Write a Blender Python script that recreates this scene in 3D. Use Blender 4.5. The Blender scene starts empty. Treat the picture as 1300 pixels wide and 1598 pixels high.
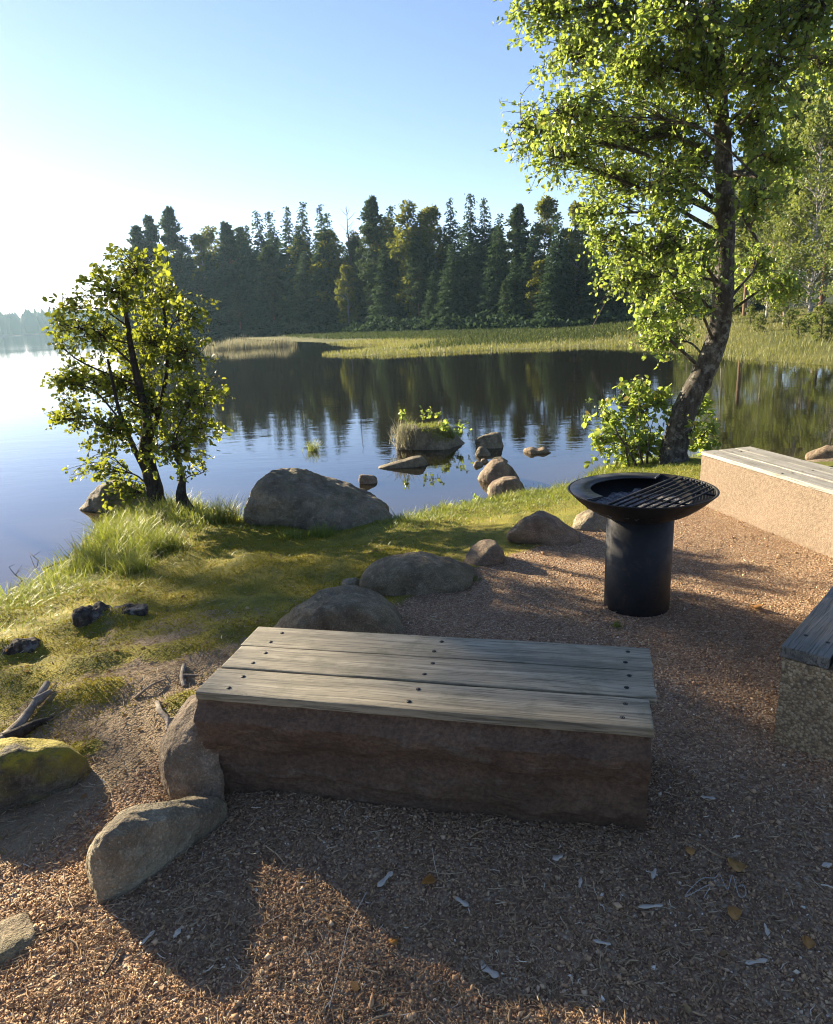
import bpy, bmesh, math
import numpy as np
from mathutils import Vector, Matrix

SC = bpy.context.scene
COL = SC.collection
rad = math.radians

# ------------------------------------------------------------------ camera
F_PX, PITCH, ROLL = 1080.0, rad(16), rad(2.8)
CAM = np.array([0, 0, 1.65])
FWD = np.array([0, math.cos(PITCH), -math.sin(PITCH)])
_R0 = np.array([1., 0, 0]); _U0 = np.array([0, math.sin(PITCH), math.cos(PITCH)])
RGT = math.cos(ROLL) * _R0 - math.sin(ROLL) * _U0
UPV = math.sin(ROLL) * _R0 + math.cos(ROLL) * _U0
cd = bpy.data.cameras.new('camera'); cam = bpy.data.objects.new('camera', cd); COL.objects.link(cam)
cd.sensor_fit = 'HORIZONTAL'; cd.sensor_width = 36; cd.lens = 36 * F_PX / 1300
cd.clip_start = 0.05; cd.clip_end = 6000
cam.matrix_world = Matrix([[RGT[i], UPV[i], -FWD[i], CAM[i]] for i in range(3)] + [[0, 0, 0, 1]])
SC.camera = cam

# ------------------------------------------------------------------ sky, sun, exposure
SUN_AZ, SUN_EL = rad(-48), rad(18.5)
wd = bpy.data.worlds.new('World'); SC.world = wd; wd.use_nodes = True
wn = wd.node_tree
sky = wn.nodes.new('ShaderNodeTexSky'); sky.sky_type = 'NISHITA'; sky.sun_disc = False
sky.sun_elevation = SUN_EL; sky.sun_rotation = SUN_AZ
sky.air_density = 0.9; sky.dust_density = 0.10; sky.ozone_density = 6.6; sky.altitude = 0
tint = wn.nodes.new('ShaderNodeMix'); tint.data_type = 'RGBA'; tint.blend_type = 'MULTIPLY'
tint.inputs[0].default_value = 1; tint.inputs[7].default_value = (1.46, .95, .80, 1)
wn.links.new(sky.outputs[0], tint.inputs[6]); wn.links.new(tint.outputs[2], wn.nodes['Background'].inputs[0])
wn.nodes['Background'].inputs[1].default_value = 0.052
sl = bpy.data.lights.new('sun', 'SUN'); sl.energy = 3.9; sl.angle = rad(0.55); sl.color = (1.0, 0.85, 0.62)
so = bpy.data.objects.new('sun', sl); COL.objects.link(so)
SUN = Vector((math.sin(SUN_AZ) * math.cos(SUN_EL), math.cos(SUN_AZ) * math.cos(SUN_EL), math.sin(SUN_EL)))
so.rotation_euler = SUN.to_track_quat('Z', 'Y').to_euler()
SC.view_settings.view_transform = 'Standard'; SC.view_settings.look = 'None'
SC.view_settings.exposure = 2.5; SC.view_settings.gamma = 1
SC.render.engine = 'CYCLES'
SC.cycles.max_bounces = 8; SC.cycles.transparent_max_bounces = 8
SC.cycles.sample_clamp_indirect = 6
SC.cycles.volume_bounces = 0; SC.cycles.filter_width = 1.1; SC.cycles.use_denoising = True; SC.cycles.use_adaptive_sampling = False

# ------------------------------------------------------------------ projection of photo pixels onto planes
def ray(u, v): return FWD + (u - 650) / F_PX * RGT - (v - 799) / F_PX * UPV
def at(u, v, z):
    d = ray(u, v); return CAM + d * ((z - CAM[2]) / d[2])
def aty(u, v, y):
    d = ray(u, v); return CAM + d * (y / d[1])

# ------------------------------------------------------------------ noise
def _hash(i, j, k, s):
    n = (i * 374761393 + j * 668265263 + k * 2147483647 + s * 1274126177) & 0xffffffff
    n = ((n ^ (n >> 13)) * 1274126177) & 0xffffffff
    n = ((n ^ (n >> 16)) * 2246822519) & 0xffffffff
    return ((n ^ (n >> 15)) & 0xffffff) / float(0xffffff)
def vnoise(P, s=0):
    P = np.asarray(P, float); f = np.floor(P); t = P - f; i = f.astype(np.int64); t = t * t * t * (t * (t * 6 - 15) + 10)
    out = np.zeros(len(P))
    for a in (0, 1):
        for b in (0, 1):
            for c in (0, 1):
                w = (t[:, 0] if a else 1 - t[:, 0]) * (t[:, 1] if b else 1 - t[:, 1]) * (t[:, 2] if c else 1 - t[:, 2])
                out += w * _hash(i[:, 0] + a, i[:, 1] + b, i[:, 2] + c, s)
    return out * 2 - 1
def fbm(P, octs=4, s=0, gain=0.5):
    P = np.asarray(P, float); out = np.zeros(len(P)); a = 1.0; tot = 0
    for o in range(octs):
        out += a * vnoise(P * 2 ** o + 17.3 * o, s + o * 7); tot += a; a *= gain
    return out / tot
def fbm2(x, y, sc, octs=4, s=0): return fbm(np.stack([x * sc, y * sc, np.zeros_like(x) + .37], 1), octs, s)
def sstep(a, b, x):
    t = np.clip((x - a) / (b - a), 0, 1); return t * t * (3 - 2 * t)

# ------------------------------------------------------------------ mesh helpers
def mesh_np(name, V, faces, attrs=None, smooth=False):
    """faces: list of (m,k) integer arrays"""
    me = bpy.data.meshes.new(name)
    V = np.ascontiguousarray(V, dtype=np.float32)
    me.vertices.add(len(V)); me.vertices.foreach_set('co', V.ravel())
    if not isinstance(faces, (list, tuple)): faces = [faces]
    faces = [np.asarray(f) for f in faces if len(f)]
    idx = np.concatenate([f.ravel() for f in faces]).astype(np.int32)
    tot = np.concatenate([np.full(len(f), f.shape[1]) for f in faces]).astype(np.int32)
    start = np.concatenate([[0], np.cumsum(tot)[:-1]]).astype(np.int32)
    me.loops.add(len(idx)); me.loops.foreach_set('vertex_index', idx)
    me.polygons.add(len(tot)); me.polygons.foreach_set('loop_start', start)
    me.update(calc_edges=True)
    if attrs:
        for k, a in attrs.items():
            at_ = me.attributes.new(k, 'FLOAT', 'POINT'); at_.data.foreach_set('value', np.ascontiguousarray(a, dtype=np.float32))
    if smooth: me.shade_smooth()
    return me
def tag(o, label=None, cat=None, group=None, kind=None):
    if label: o['label'] = label
    if cat: o['category'] = cat
    if group: o['group'] = group
    if kind: o['kind'] = kind
    return o
def ob(name, me, mat=None, parent=None):
    o = bpy.data.objects.new(name, me); COL.objects.link(o)
    if mat is not None and me is not None and not me.materials: me.materials.append(mat)
    if parent is not None: o.parent = parent
    return o
def thing(name, label, cat, loc=(0, 0, 0), rotz=0, group=None):
    o = bpy.data.objects.new(name, None); COL.objects.link(o); o.empty_display_size = .1
    o.location = loc; o.rotation_euler = (0, 0, rotz)
    return tag(o, label, cat, group)
class Geo:
    """collects vertices and faces of ONE mesh"""
    def __init__(s): s.V = []; s.F = {}; s.A = []; s.n = 0
    def add(s, V, F, a=None):
        V = np.asarray(V, float); F = np.asarray(F)
        s.V.append(V); s.F.setdefault(F.shape[1], []).append(F + s.n); s.n += len(V)
        s.A.append(np.zeros(len(V)) if a is None else np.broadcast_to(a, (len(V),)))
    def mesh(s, name, smooth=False, off=(0, 0, 0)):
        V = np.concatenate(s.V) - np.asarray(off, float)
        return mesh_np(name, V, [np.concatenate(f) for f in s.F.values()], {'v': np.concatenate(s.A)}, smooth)
def tube(g, pts, rads, n=8, a=0.0, cap=True, wob=0.0, seed=0):
    pts = np.asarray(pts, float); m = len(pts); rads = np.broadcast_to(rads, (m,))
    T = np.gradient(pts, axis=0); T /= np.linalg.norm(T, axis=1)[:, None] + 1e-12
    ref = np.array([0.0, 0, 1]) if abs(T[:, 2]).mean() < .8 else np.array([1.0, 0, 0])
    S = np.cross(T, ref); S /= np.linalg.norm(S, axis=1)[:, None] + 1e-12
    B = np.cross(S, T)
    th = np.arange(n) / n * 2 * math.pi
    rr = rads[:, None] * np.ones((1, n))
    if wob: 
        base = (pts[:, None, :] + (np.cos(th)[None, :, None] * S[:, None] + np.sin(th)[None, :, None] * B[:, None]) * rads[:, None, None])
        rr = rr * (1 + wob * fbm(base.reshape(-1, 3) * 9, 3, seed).reshape(m, n))
    ring = pts[:, None, :] + rr[..., None] * (np.cos(th)[None, :, None] * S[:, None, :] + np.sin(th)[None, :, None] * B[:, None, :])
    V = ring.reshape(-1, 3)
    i = np.arange(m - 1)[:, None] * n; j = np.arange(n)[None, :]; k = (j + 1) % n
    F = np.stack([i + j, i + k, i + n + k, i + n + j], -1).reshape(-1, 4)
    g.add(V, F, a)
    if cap:
        c = np.concatenate([ring[0], [pts[0]], ring[-1], [pts[-1]]]); q = np.arange(n); q2 = (q + 1) % n
        g.add(c, np.concatenate([np.stack([q2, q, np.full(n, n)], 1), np.stack([q + n + 1, q2 + n + 1, np.full(n, 2 * n + 1)], 1)]), a)
def spline(P, m):
    """Catmull-Rom through the rows of P, m samples"""
    P = np.asarray(P, float); Q = np.vstack([2 * P[0] - P[1], P, 2 * P[-1] - P[-2]]); n = len(P) - 1
    t = np.linspace(0, n, m); i = np.minimum(t.astype(int), n - 1); f = (t - i)[:, None]
    a, b, c, d = Q[i], Q[i + 1], Q[i + 2], Q[i + 3]
    return .5 * (2 * b + (c - a) * f + (2 * a - 5 * b + 4 * c - d) * f ** 2 + (3 * b - a - 3 * c + d) * f ** 3)
def lathe(g, prof, n=64, a=0.0, closed=False):
    prof = np.asarray(prof, float); m = len(prof); th = np.arange(n) / n * 2 * math.pi
    V = np.stack([prof[:, None, 0] * np.cos(th), prof[:, None, 0] * np.sin(th), prof[:, None, 1] + 0 * th], -1).reshape(-1, 3)
    i = np.arange(m - 1)[:, None] * n; j = np.arange(n)[None]; k = (j + 1) % n
    g.add(V, np.stack([i + j, i + k, i + n + k, i + n + j], -1).reshape(-1, 4), a)

# ------------------------------------------------------------------ material helpers
class NT:
    def __init__(s, name):
        s.m = bpy.data.materials.new(name); s.m.use_nodes = True; s.t = s.m.node_tree; s.N = s.t.nodes
        s.p = s.N['Principled BSDF']; s.out = s.N['Material Output']
    def n(s, typ, **kw):
        nd = s.N.new('ShaderNode' + typ)
        for k, v in kw.items():
            if hasattr(nd, k): setattr(nd, k, v)
        return nd
    def set(s, nd, key, val):
        if isinstance(val, bpy.types.NodeSocket): s.t.links.new(val, nd.inputs[key])
        elif val is not None: nd.inputs[key].default_value = val
    def coord(s, kind='Object', scale=(1, 1, 1), rot=(0, 0, 0)):
        c = s.n('TexCoord'); mp = s.n('Mapping'); s.t.links.new(c.outputs[kind], mp.inputs[0])
        mp.inputs['Scale'].default_value = scale; mp.inputs['Rotation'].default_value = rot
        return mp.outputs[0]
    def noise(s, vec, scale, detail=4, rough=.55, dist=0.0, col=False):
        nd = s.n('TexNoise'); s.set(nd, 'Vector', vec); s.set(nd, 'Scale', scale); s.set(nd, 'Detail', detail); s.set(nd, 'Roughness', rough); s.set(nd, 'Distortion', dist)
        return nd.outputs['Color' if col else 'Fac']
    def voro(s, vec, scale, feature='F1', out='Distance', rand=1.0):
        nd = s.n('TexVoronoi', feature=feature); s.set(nd, 'Vector', vec); s.set(nd, 'Scale', scale); s.set(nd, 'Randomness', rand)
        return nd.outputs[out]
    def ramp(s, fac, stops, interp='LINEAR'):
        nd = s.n('ValToRGB'); cr = nd.color_ramp; cr.interpolation = interp
        while len(cr.elements) < len(stops): cr.elements.new(.5)
        for e, (p, c) in zip(cr.elements, stops):
            e.position = p; e.color = (c, c, c, 1) if isinstance(c, (int, float)) else (*c, 1)
        s.set(nd, 0, fac); return nd.outputs[0]
    def mix(s, fac, a, b, blend='MIX'):
        nd = s.n('Mix', data_type='RGBA', blend_type=blend)
        for k, v in ((0, fac), (6, a), (7, b)):
            if isinstance(v, tuple): v = (*v, 1)
            s.set(nd, k, v)
        return nd.outputs[2]
    def math(s, op, a, b=None, clamp=False):
        nd = s.n('Math', operation=op, use_clamp=clamp); s.set(nd, 0, a); s.set(nd, 1, b); return nd.outputs[0]
    def attr(s, name='v'): return s.n('Attribute', attribute_name=name).outputs['Fac']
    def bump(s, h, strength=.5, dist=.01, normal=None):
        nd = s.n('Bump'); s.set(nd, 'Height', h); s.set(nd, 'Strength', strength); s.set(nd, 'Distance', dist); s.set(nd, 'Normal', normal); return nd.outputs[0]
    def fin(s, base=None, rough=.8, normal=None, metal=None, spec=None):
        if isinstance(base, tuple): base = (*base, 1)
        s.set(s.p, 'Base Color', base); s.set(s.p, 'Roughness', rough); s.set(s.p, 'Normal', normal); s.set(s.p, 'Metallic', metal); s.set(s.p, 'Specular IOR Level', spec)
        return s.m
def up_facing(t):
    g = t.n('NewGeometry'); sx = t.n('SeparateXYZ'); t.t.links.new(g.outputs['Normal'], sx.inputs[0]); return sx.outputs[2]

def leaf_mat(name, stops, trans=.45, tcol=(.30, .42, .03), rough=.42, spec=.5):
    t = NT(name); v = t.attr()
    c = t.ramp(v, stops)
    t.fin(c, rough, spec=spec)
    tr = t.n('BsdfTranslucent'); t.set(tr, 'Color', t.mix(.55, c, (*tcol,)))
    mx = t.n('MixShader'); mx.inputs[0].default_value = trans
    t.t.links.new(t.p.outputs[0], mx.inputs[1]); t.t.links.new(tr.outputs[0], mx.inputs[2]); t.t.links.new(mx.outputs[0], t.out.inputs[0])
    return t.m

def rock_mat(name, base=(.19, .165, .145), dark=(.07, .062, .055), light=(.33, .30, .26), moss=.3, mosscol=(.075, .085, .022), scale=1.0, lichen=.35, mthr=.47):
    t = NT(name); c = t.coord('Object')
    big = t.noise(c, 3.2 * scale, 5, .6, .4); med = t.noise(c, 14 * scale, 6, .65); fine = t.noise(c, 130, 3, .6)
    col = t.mix(t.ramp(big, [(.38, 0), (.6, 1)]), dark, base)
    col = t.mix(t.math('MULTIPLY', t.ramp(t.noise(t.coord('Object', (1, 1, 2.5)), 7 * scale, 7, .72, 1.2), [(.5, 0), (.62, 1)]), .5), col, dark)
    col = t.mix(t.math('MULTIPLY', t.ramp(med, [(.5, 0), (.72, 1)]), .55), col, light)
    col = t.mix(t.math('MULTIPLY', t.ramp(fine, [(.35, 1), (.62, 0)]), .5), col, (dark[0] * .7, dark[1] * .7, dark[2] * .7))
    col = t.mix(t.math('MULTIPLY', t.ramp(fine, [(.6, 0), (.7, 1)]), .35), col, (light[0] * 1.25, light[1] * 1.22, light[2] * 1.15))
    li = t.math('MULTIPLY', t.ramp(t.noise(c, 9, 8, .75, .6), [(.58, 0), (.63, 1)]), lichen)
    col = t.mix(li, col, (.30, .30, .24))
    cr = t.voro(t.coord('Object', (1, 1.6, 2.2), (.3, .5, .2)), 4.5 * scale, 'DISTANCE_TO_EDGE')
    mg = t.math('MULTIPLY', up_facing(t), t.ramp(t.noise(c, 5.5, 6, .7), [(mthr, 0), (mthr + .15, 1)]))
    col = t.mix(t.math('MULTIPLY', mg, moss, True), col, mosscol)
    col = t.mix(1.0, col, (1.05, 1.0, .85), 'MULTIPLY')
    h = t.math('ADD', t.math('MULTIPLY', med, 1.0), t.math('MULTIPLY', fine, .28))
    h = t.math('ADD', h, t.math('MULTIPLY', t.noise(c, 42, 5, .65), .7))
    h = t.math('ADD', h, t.math('MULTIPLY', t.ramp(cr, [(0, 0), (.02, 1)]), .04))
    return t.fin(col, .84, t.bump(h, 1.0, .035), spec=.3)

M = {}
def build_materials():
    # ---- ground
    t = NT('ground_soil'); c = t.coord('Object')
    gravel = t.attr('gravel'); moss = t.attr('moss'); grass = t.attr('grass'); marsh = t.attr('marsh'); wood = t.attr('wood')
    cell = t.voro(c, 95, out='Color'); dist = t.voro(c, 95)
    sep = t.n('SeparateColor'); t.set(sep, 0, cell)
    gcol = t.ramp(sep.outputs[0], [(0, (.22, .128, .070)), (.3, (.36, .215, .115)), (.6, (.44, .285, .158)), (.85, (.51, .37, .225)), (1, (.60, .48, .32))])
    gcol = t.mix(t.ramp(t.noise(c, 1.6, 6, .65), [(.35, 0), (.7, .4)]), gcol, (.20, .138, .098))
    gcol = t.mix(t.math('MULTIPLY', t.ramp(dist, [(.0, 0), (.75, 1)]), .5), gcol, (.06, .042, .032))
    dirt = t.mix(t.noise(c, 30, 6, .7), (.14, .098, .056), (.34, .25, .145))
    dirt = t.mix(t.ramp(t.noise(c, 140, 3, .7), [(.52, 0), (.7, .8)]), dirt, (.36, .29, .19))
    mossc = t.mix(t.ramp(t.noise(c, 3.5, 6, .7), [(.35, 0), (.65, 1)]), (.13, .13, .02), (.36, .29, .035))
    mossc = t.mix(t.ramp(t.noise(c, 120, 3, .7), [(.4, .5), (.65, 0)]), mossc, (.07, .07, .012))
    grassc = t.mix(t.noise(c, 25, 5, .7), (.07, .085, .015), (.19, .19, .032))
    mud = t.mix(t.noise(c, 2, 4), (.03, .024, .014), (.055, .042, .024))
    marshc = t.mix(t.ramp(t.noise(t.coord('Object', (1, .35, 1)), .35, 5, .6), [(.35, 0), (.7, 1)]), (.075, .085, .02), (.14, .135, .035))
    wood_shadec = t.mix(t.noise(c, .6, 6, .7), (.022, .034, .012), (.05, .065, .022))  # forest floor tone, also painted on the back marsh as tree shade
    gb = t.math('ADD', gravel, t.math('MULTIPLY', t.math('SUBTRACT', t.noise(c, 11, 6, .75), .5), .9))
    col = t.mix(t.ramp(moss, [(.3, 0), (.7, 1)]), dirt, mossc)
    mb = t.math('ADD', moss, t.math('MULTIPLY', t.math('SUBTRACT', t.noise(c, 7, 7, .75), .5), 1.3))
    col = t.mix(t.ramp(mb, [(.42, 0), (.58, 1)]), dirt, mossc)
    col = t.mix(grass, col, grassc)
    col = t.mix(t.ramp(gb, [(.4, 0), (.6, 1)]), col, gcol)
    col = t.mix(t.attr('bed'), col, mud)
    col = t.mix(marsh, col, marshc); col = t.mix(wood, col, wood_shadec)
    h = t.math('ADD', t.math('MULTIPLY', dist, -.8), t.noise(c, 60, 4, .7))
    M['ground'] = t.fin(col, .92, t.bump(h, .8, .012), spec=.2)
    # ---- water
    t = NT('lake_water'); c = t.coord('Object', (1, 1, 1))
    w1 = t.noise(t.coord('Object', (.55, 1.5, 1)), 1.7, 3, .5, .3); w2 = t.noise(t.coord('Object', (.8, 2.4, 1)), 6.0, 2, .5)
    calm = t.ramp(t.noise(t.coord('Object', (.05, .16, 1)), 1.0, 3, .5), [(.40, .25), (.68, 1)])
    h = t.math('MULTIPLY', t.math('ADD', w1, t.math('MULTIPLY', w2, .22)), calm)
    sh = t.attr('shallow')
    t.fin(t.mix(sh, (.012, .0105, .006), (.05, .038, .02)), .025, t.bump(h, .22, .022)); t.set(t.p, 'IOR', 1.72)
    M['water'] = t.m
    # ---- rocks
    M['rock'] = rock_mat('granite_grey', base=(.33, .27, .185), dark=(.135, .108, .073), light=(.54, .47, .355), moss=.35)
    M['rock_warm'] = rock_mat('granite_warm', base=(.34, .265, .20), dark=(.15, .115, .088), light=(.50, .41, .33), moss=.2)
    M['rock_pale'] = rock_mat('granite_pale', base=(.40, .35, .26), dark=(.18, .15, .11), light=(.58, .53, .42), moss=.25, lichen=.5)
    M['rock_dark'] = rock_mat('boulder_dark', base=(.28, .24, .18), dark=(.11, .095, .072), light=(.48, .43, .34), moss=.35, lichen=.3)
    M['rock_moss'] = rock_mat('rock_mossy', base=(.15, .135, .11), dark=(.06, .052, .04), moss=1.8, mosscol=(.27, .235, .03), lichen=.2, mthr=.39)
    # ---- bench stone
    t = NT('split_stone'); c = t.coord('Object')
    b = t.noise(c, 5, 8, .72, .3); f = t.noise(c, 75, 4, .75)
    col = t.mix(t.ramp(b, [(.35, 0), (.68, 1)]), (.15, .094, .058), (.28, .18, .108))
    col = t.mix(t.ramp(t.noise(t.coord('Object', (1, 1, 2.6)), 6, 7, .72, .8), [(.55, 0), (.72, .7)]), col, (.30, .26, .19))
    col = t.mix(t.math('MULTIPLY', t.ramp(f, [(.4, 1), (.56, 0)]), .45), col, (.045, .03, .02))
    col = t.mix(t.math('MULTIPLY', t.ramp(f, [(.6, 0), (.72, 1)]), .22), col, (.40, .30, .21))
    M['split'] = t.fin(col, .85, t.bump(t.math('ADD', t.noise(t.coord('Object', (1, 1, 1.8)), 14, 8, .74, .6), t.math('MULTIPLY', f, .15)), 1, .05), spec=.3)
    t = NT('aggregate_stone'); c = t.coord('Object')
    vc = t.voro(c, 105, out='Color'); vd = t.voro(c, 105)
    sp = t.n('SeparateColor'); t.set(sp, 0, vc)
    col = t.ramp(sp.outputs[1], [(0, (.24, .165, .08)), (.35, (.40, .285, .14)), (.7, (.52, .39, .21)), (1, (.60, .48, .29))])
    col = t.mix(t.ramp(vd, [(.45, 0), (.8, .75)]), col, (.12, .085, .06))
    col = t.mix(t.ramp(t.noise(c, 3, 5, .6), [(.4, 0), (.75, .35)]), col, (.16, .12, .09))
    M['aggregate'] = t.fin(col, .85, t.bump(t.math('ADD', t.math('MULTIPLY', vd, -.6), t.noise(c, 75, 5, .75)), .9, .010), spec=.3)
    t = NT('pinkish_stone'); c = t.coord('Object')
    f = t.noise(c, 120, 4, .7); vd = t.voro(c, 110)
    col = t.mix(t.ramp(t.noise(c, 38, 5, .75), [(.32, 0), (.7, 1)]), (.12, .088, .058), (.29, .225, .155))
    col = t.mix(t.math('MULTIPLY', t.ramp(f, [(.36, 1), (.52, 0)]), .6), col, (.15, .10, .07))
    col = t.mix(t.math('MULTIPLY', t.ramp(t.noise(c, 2.2, 5, .6), [(.45, 0), (.75, 1)]), .3), col, (.30, .22, .16))
    M['pinkstone'] = t.fin(col, .88, t.bump(t.math('ADD', t.math('MULTIPLY', vd, -.8), f), .5, .006), spec=.25)
    # ---- wood planks
    def plank_mat(name, c0, c1, c2, green=.25, bs=.55):
        t = NT(name); oi = t.n('ObjectInfo')
        cc = t.n('TexCoord'); ad = t.n('VectorMath', operation='ADD'); t.t.links.new(cc.outputs['Object'], ad.inputs[0])
        cmb = t.n('CombineXYZ'); t.set(cmb, 0, t.math('MULTIPLY', oi.outputs['Random'], 37.0)); t.set(cmb, 1, t.math('MULTIPLY', oi.outputs['Random'], 11.0)); t.t.links.new(cmb.outputs[0], ad.inputs[1])
        base = ad.outputs[0]
        warp = t.noise(base, 2.6, 3, .5, 0, True)
        wv = t.n('VectorMath', operation='MULTIPLY_ADD'); t.set(wv, 0, warp); wv.inputs[1].default_value = (.06, .022, .02); t.set(wv, 2, base)
        mp = t.n('Mapping'); t.t.links.new(wv.outputs[0], mp.inputs[0]); mp.inputs['Scale'].default_value = (1.1, 26, 26)
        g1 = t.noise(mp.outputs[0], 1.0, 6, .62)
        mp2 = t.n('Mapping'); t.t.links.new(wv.outputs[0], mp2.inputs[0]); mp2.inputs['Scale'].default_value = (5, 190, 120)
        g2 = t.noise(mp2.outputs[0], 1.0, 4, .6)
        col = t.ramp(g1, [(.28, c0), (.5, c1), (.72, c2)])
        col = t.mix(t.math('MULTIPLY', t.ramp(g2, [(.36, 1), (.5, 0)]), .75), col, (c0[0] * .45, c0[1] * .45, c0[2] * .45))
        st = t.noise(base, 5.5, 6, .7, .3)
        col = t.mix(t.math('MULTIPLY', t.ramp(st, [(.5, 0), (.68, 1)]), green), col, (c0[0] * .75, c0[1] * .85, c0[2] * .65))
        h = t.math('ADD', g1, t.math('MULTIPLY', t.ramp(g2, [(.33, 0), (.5, 1)]), .55))
        return t.fin(col, .62, t.bump(h, bs, .006), spec=.45)
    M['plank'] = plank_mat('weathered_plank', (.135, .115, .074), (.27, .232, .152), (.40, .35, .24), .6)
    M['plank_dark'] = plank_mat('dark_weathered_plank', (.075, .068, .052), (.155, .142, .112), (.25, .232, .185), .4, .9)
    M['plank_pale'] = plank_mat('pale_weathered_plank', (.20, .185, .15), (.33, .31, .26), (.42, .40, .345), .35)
    M['screw'] = NT('dark_screw').fin((.012, .011, .010), .6, metal=.3)
    # ---- fire pit
    t = NT('black_steel'); c = t.coord('Object')
    n1 = t.noise(c, 5, 6, .65, .4)
    col = t.mix(t.ramp(n1, [(.42, 0), (.72, 1)]), (.008, .008, .008), (.022, .020, .018))
    col = t.mix(t.math('MULTIPLY', t.ramp(t.noise(c, 13, 8, .78, .8), [(.56, 0), (.66, 1)]), .6), col, (.06, .032, .018))
    rgh = t.ramp(t.noise(c, 18, 6, .7), [(.3, .5), (.75, .72)])
    M['steel'] = t.fin(col, rgh, t.bump(t.noise(c, 160, 3, .6), .15, .002), spec=.3)
    t = NT('worn_steel'); c = t.coord('Object')
    col = t.mix(t.ramp(t.noise(c, 7, 7, .72, .5), [(.45, 0), (.7, 1)]), (.016, .0155, .016), (.055, .053, .052))
    M['steel_worn'] = t.fin(col, t.ramp(t.noise(c, 11, 6, .7), [(.3, .34), (.7, .6)]), spec=.5)
    t = NT('wood_ash'); c = t.coord('Object')
    col = t.mix(t.ramp(t.noise(c, 34, 7, .75), [(.36, 0), (.62, 1)]), (.02, .018, .018), (.40, .38, .36))
    M['ash'] = t.fin(col, .95, t.bump(t.noise(c, 60, 6, .7), 1, .02))
    # ---- bark and leaves
    def bark(name, c0, c1, sc=(22, 22, 5), lich=.3, lc=(.24, .235, .20)):
        t = NT(name); c = t.coord('Object'); mp = t.coord('Object', sc)
        n1 = t.noise(mp, 1.0, 7, .68, .5)
        col = t.mix(t.ramp(n1, [(.36, 0), (.66, 1)]), c0, c1)
        col = t.mix(t.math('MULTIPLY', t.ramp(t.noise(c, 11, 7, .75), [(.52, 0), (.6, 1)]), lich), col, lc)
        return t.fin(col, .9, t.bump(n1, 1, .03), spec=.2)
    M['bark'] = bark('alder_bark', (.022, .018, .014), (.10, .085, .065), lich=.55)
    M['bark_dark'] = bark('dark_bark', (.014, .011, .008), (.06, .048, .035), lich=.15)
    M['bark_pine'] = bark('pine_bark', (.085, .055, .036), (.22, .14, .09), lich=.1)
    M['bark_birch'] = bark('birch_bark', (.06, .055, .05), (.55, .53, .49), (5, 5, 14), .0)
    M['bark_far'] = bark('conifer_bark', (.03, .025, .02), (.12, .095, .075), lich=.2)
    M['dead_wood'] = bark('bleached_wood', (.15, .12, .09), (.40, .35, .28), (14, 14, 14), .2)
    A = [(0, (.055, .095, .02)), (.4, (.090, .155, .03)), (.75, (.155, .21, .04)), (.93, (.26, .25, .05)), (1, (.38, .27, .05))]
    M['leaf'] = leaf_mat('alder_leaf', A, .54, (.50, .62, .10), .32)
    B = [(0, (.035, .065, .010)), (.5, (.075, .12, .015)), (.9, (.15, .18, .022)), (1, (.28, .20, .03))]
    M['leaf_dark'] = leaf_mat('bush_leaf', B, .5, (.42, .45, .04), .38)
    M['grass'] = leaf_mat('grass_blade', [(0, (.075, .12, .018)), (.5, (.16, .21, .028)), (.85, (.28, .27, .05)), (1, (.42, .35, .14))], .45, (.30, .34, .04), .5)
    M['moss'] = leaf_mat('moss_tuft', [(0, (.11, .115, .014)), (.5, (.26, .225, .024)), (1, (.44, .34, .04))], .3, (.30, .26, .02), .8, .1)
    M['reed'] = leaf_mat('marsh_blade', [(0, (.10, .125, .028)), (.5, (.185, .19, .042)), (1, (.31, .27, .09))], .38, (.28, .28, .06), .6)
    M['shade_marsh'] = leaf_mat('shade_marsh_blade', [(0, (.03, .046, .016)), (.6, (.06, .08, .026)), (1, (.11, .115, .035))], .25, (.10, .14, .03), .8, .1)  # back marsh blades, the shade of the trees put into their colour
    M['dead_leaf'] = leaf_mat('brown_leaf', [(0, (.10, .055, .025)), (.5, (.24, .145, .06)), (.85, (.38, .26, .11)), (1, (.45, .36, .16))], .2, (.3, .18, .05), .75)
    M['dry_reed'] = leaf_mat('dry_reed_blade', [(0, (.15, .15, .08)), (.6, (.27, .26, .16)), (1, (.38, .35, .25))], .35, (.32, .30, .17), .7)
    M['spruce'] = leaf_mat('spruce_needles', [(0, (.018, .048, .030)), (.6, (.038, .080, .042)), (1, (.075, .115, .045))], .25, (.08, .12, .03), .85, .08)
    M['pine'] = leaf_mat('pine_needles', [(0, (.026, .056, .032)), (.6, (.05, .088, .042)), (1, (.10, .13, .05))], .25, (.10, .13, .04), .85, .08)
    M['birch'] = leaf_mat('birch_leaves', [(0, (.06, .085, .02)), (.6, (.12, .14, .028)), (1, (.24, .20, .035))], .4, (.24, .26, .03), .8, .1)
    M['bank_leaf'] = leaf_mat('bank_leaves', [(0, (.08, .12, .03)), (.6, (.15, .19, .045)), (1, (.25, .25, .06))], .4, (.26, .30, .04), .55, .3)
    # ---- litter
    def vcol(name, stops, r=.85): 
        t = NT(name); return t.fin(t.ramp(t.attr(), stops), r, spec=.3)
    M['chips'] = vcol('gravel_chips', [(0, (.22, .13, .070)), (.3, (.41, .245, .125)), (.6, (.52, .335, .18)), (.85, (.60, .44, .265)), (.96, (.66, .56, .39)), (1, (.78, .71, .57))])
    M['litter'] = vcol('needle_litter', [(0, (.14, .088, .046)), (.5, (.33, .23, .125)), (.85, (.50, .39, .24)), (1, (.68, .60, .46))])
    M['chip_pale'] = NT('pale_splinter').fin((.46, .40, .31), .8)
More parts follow.
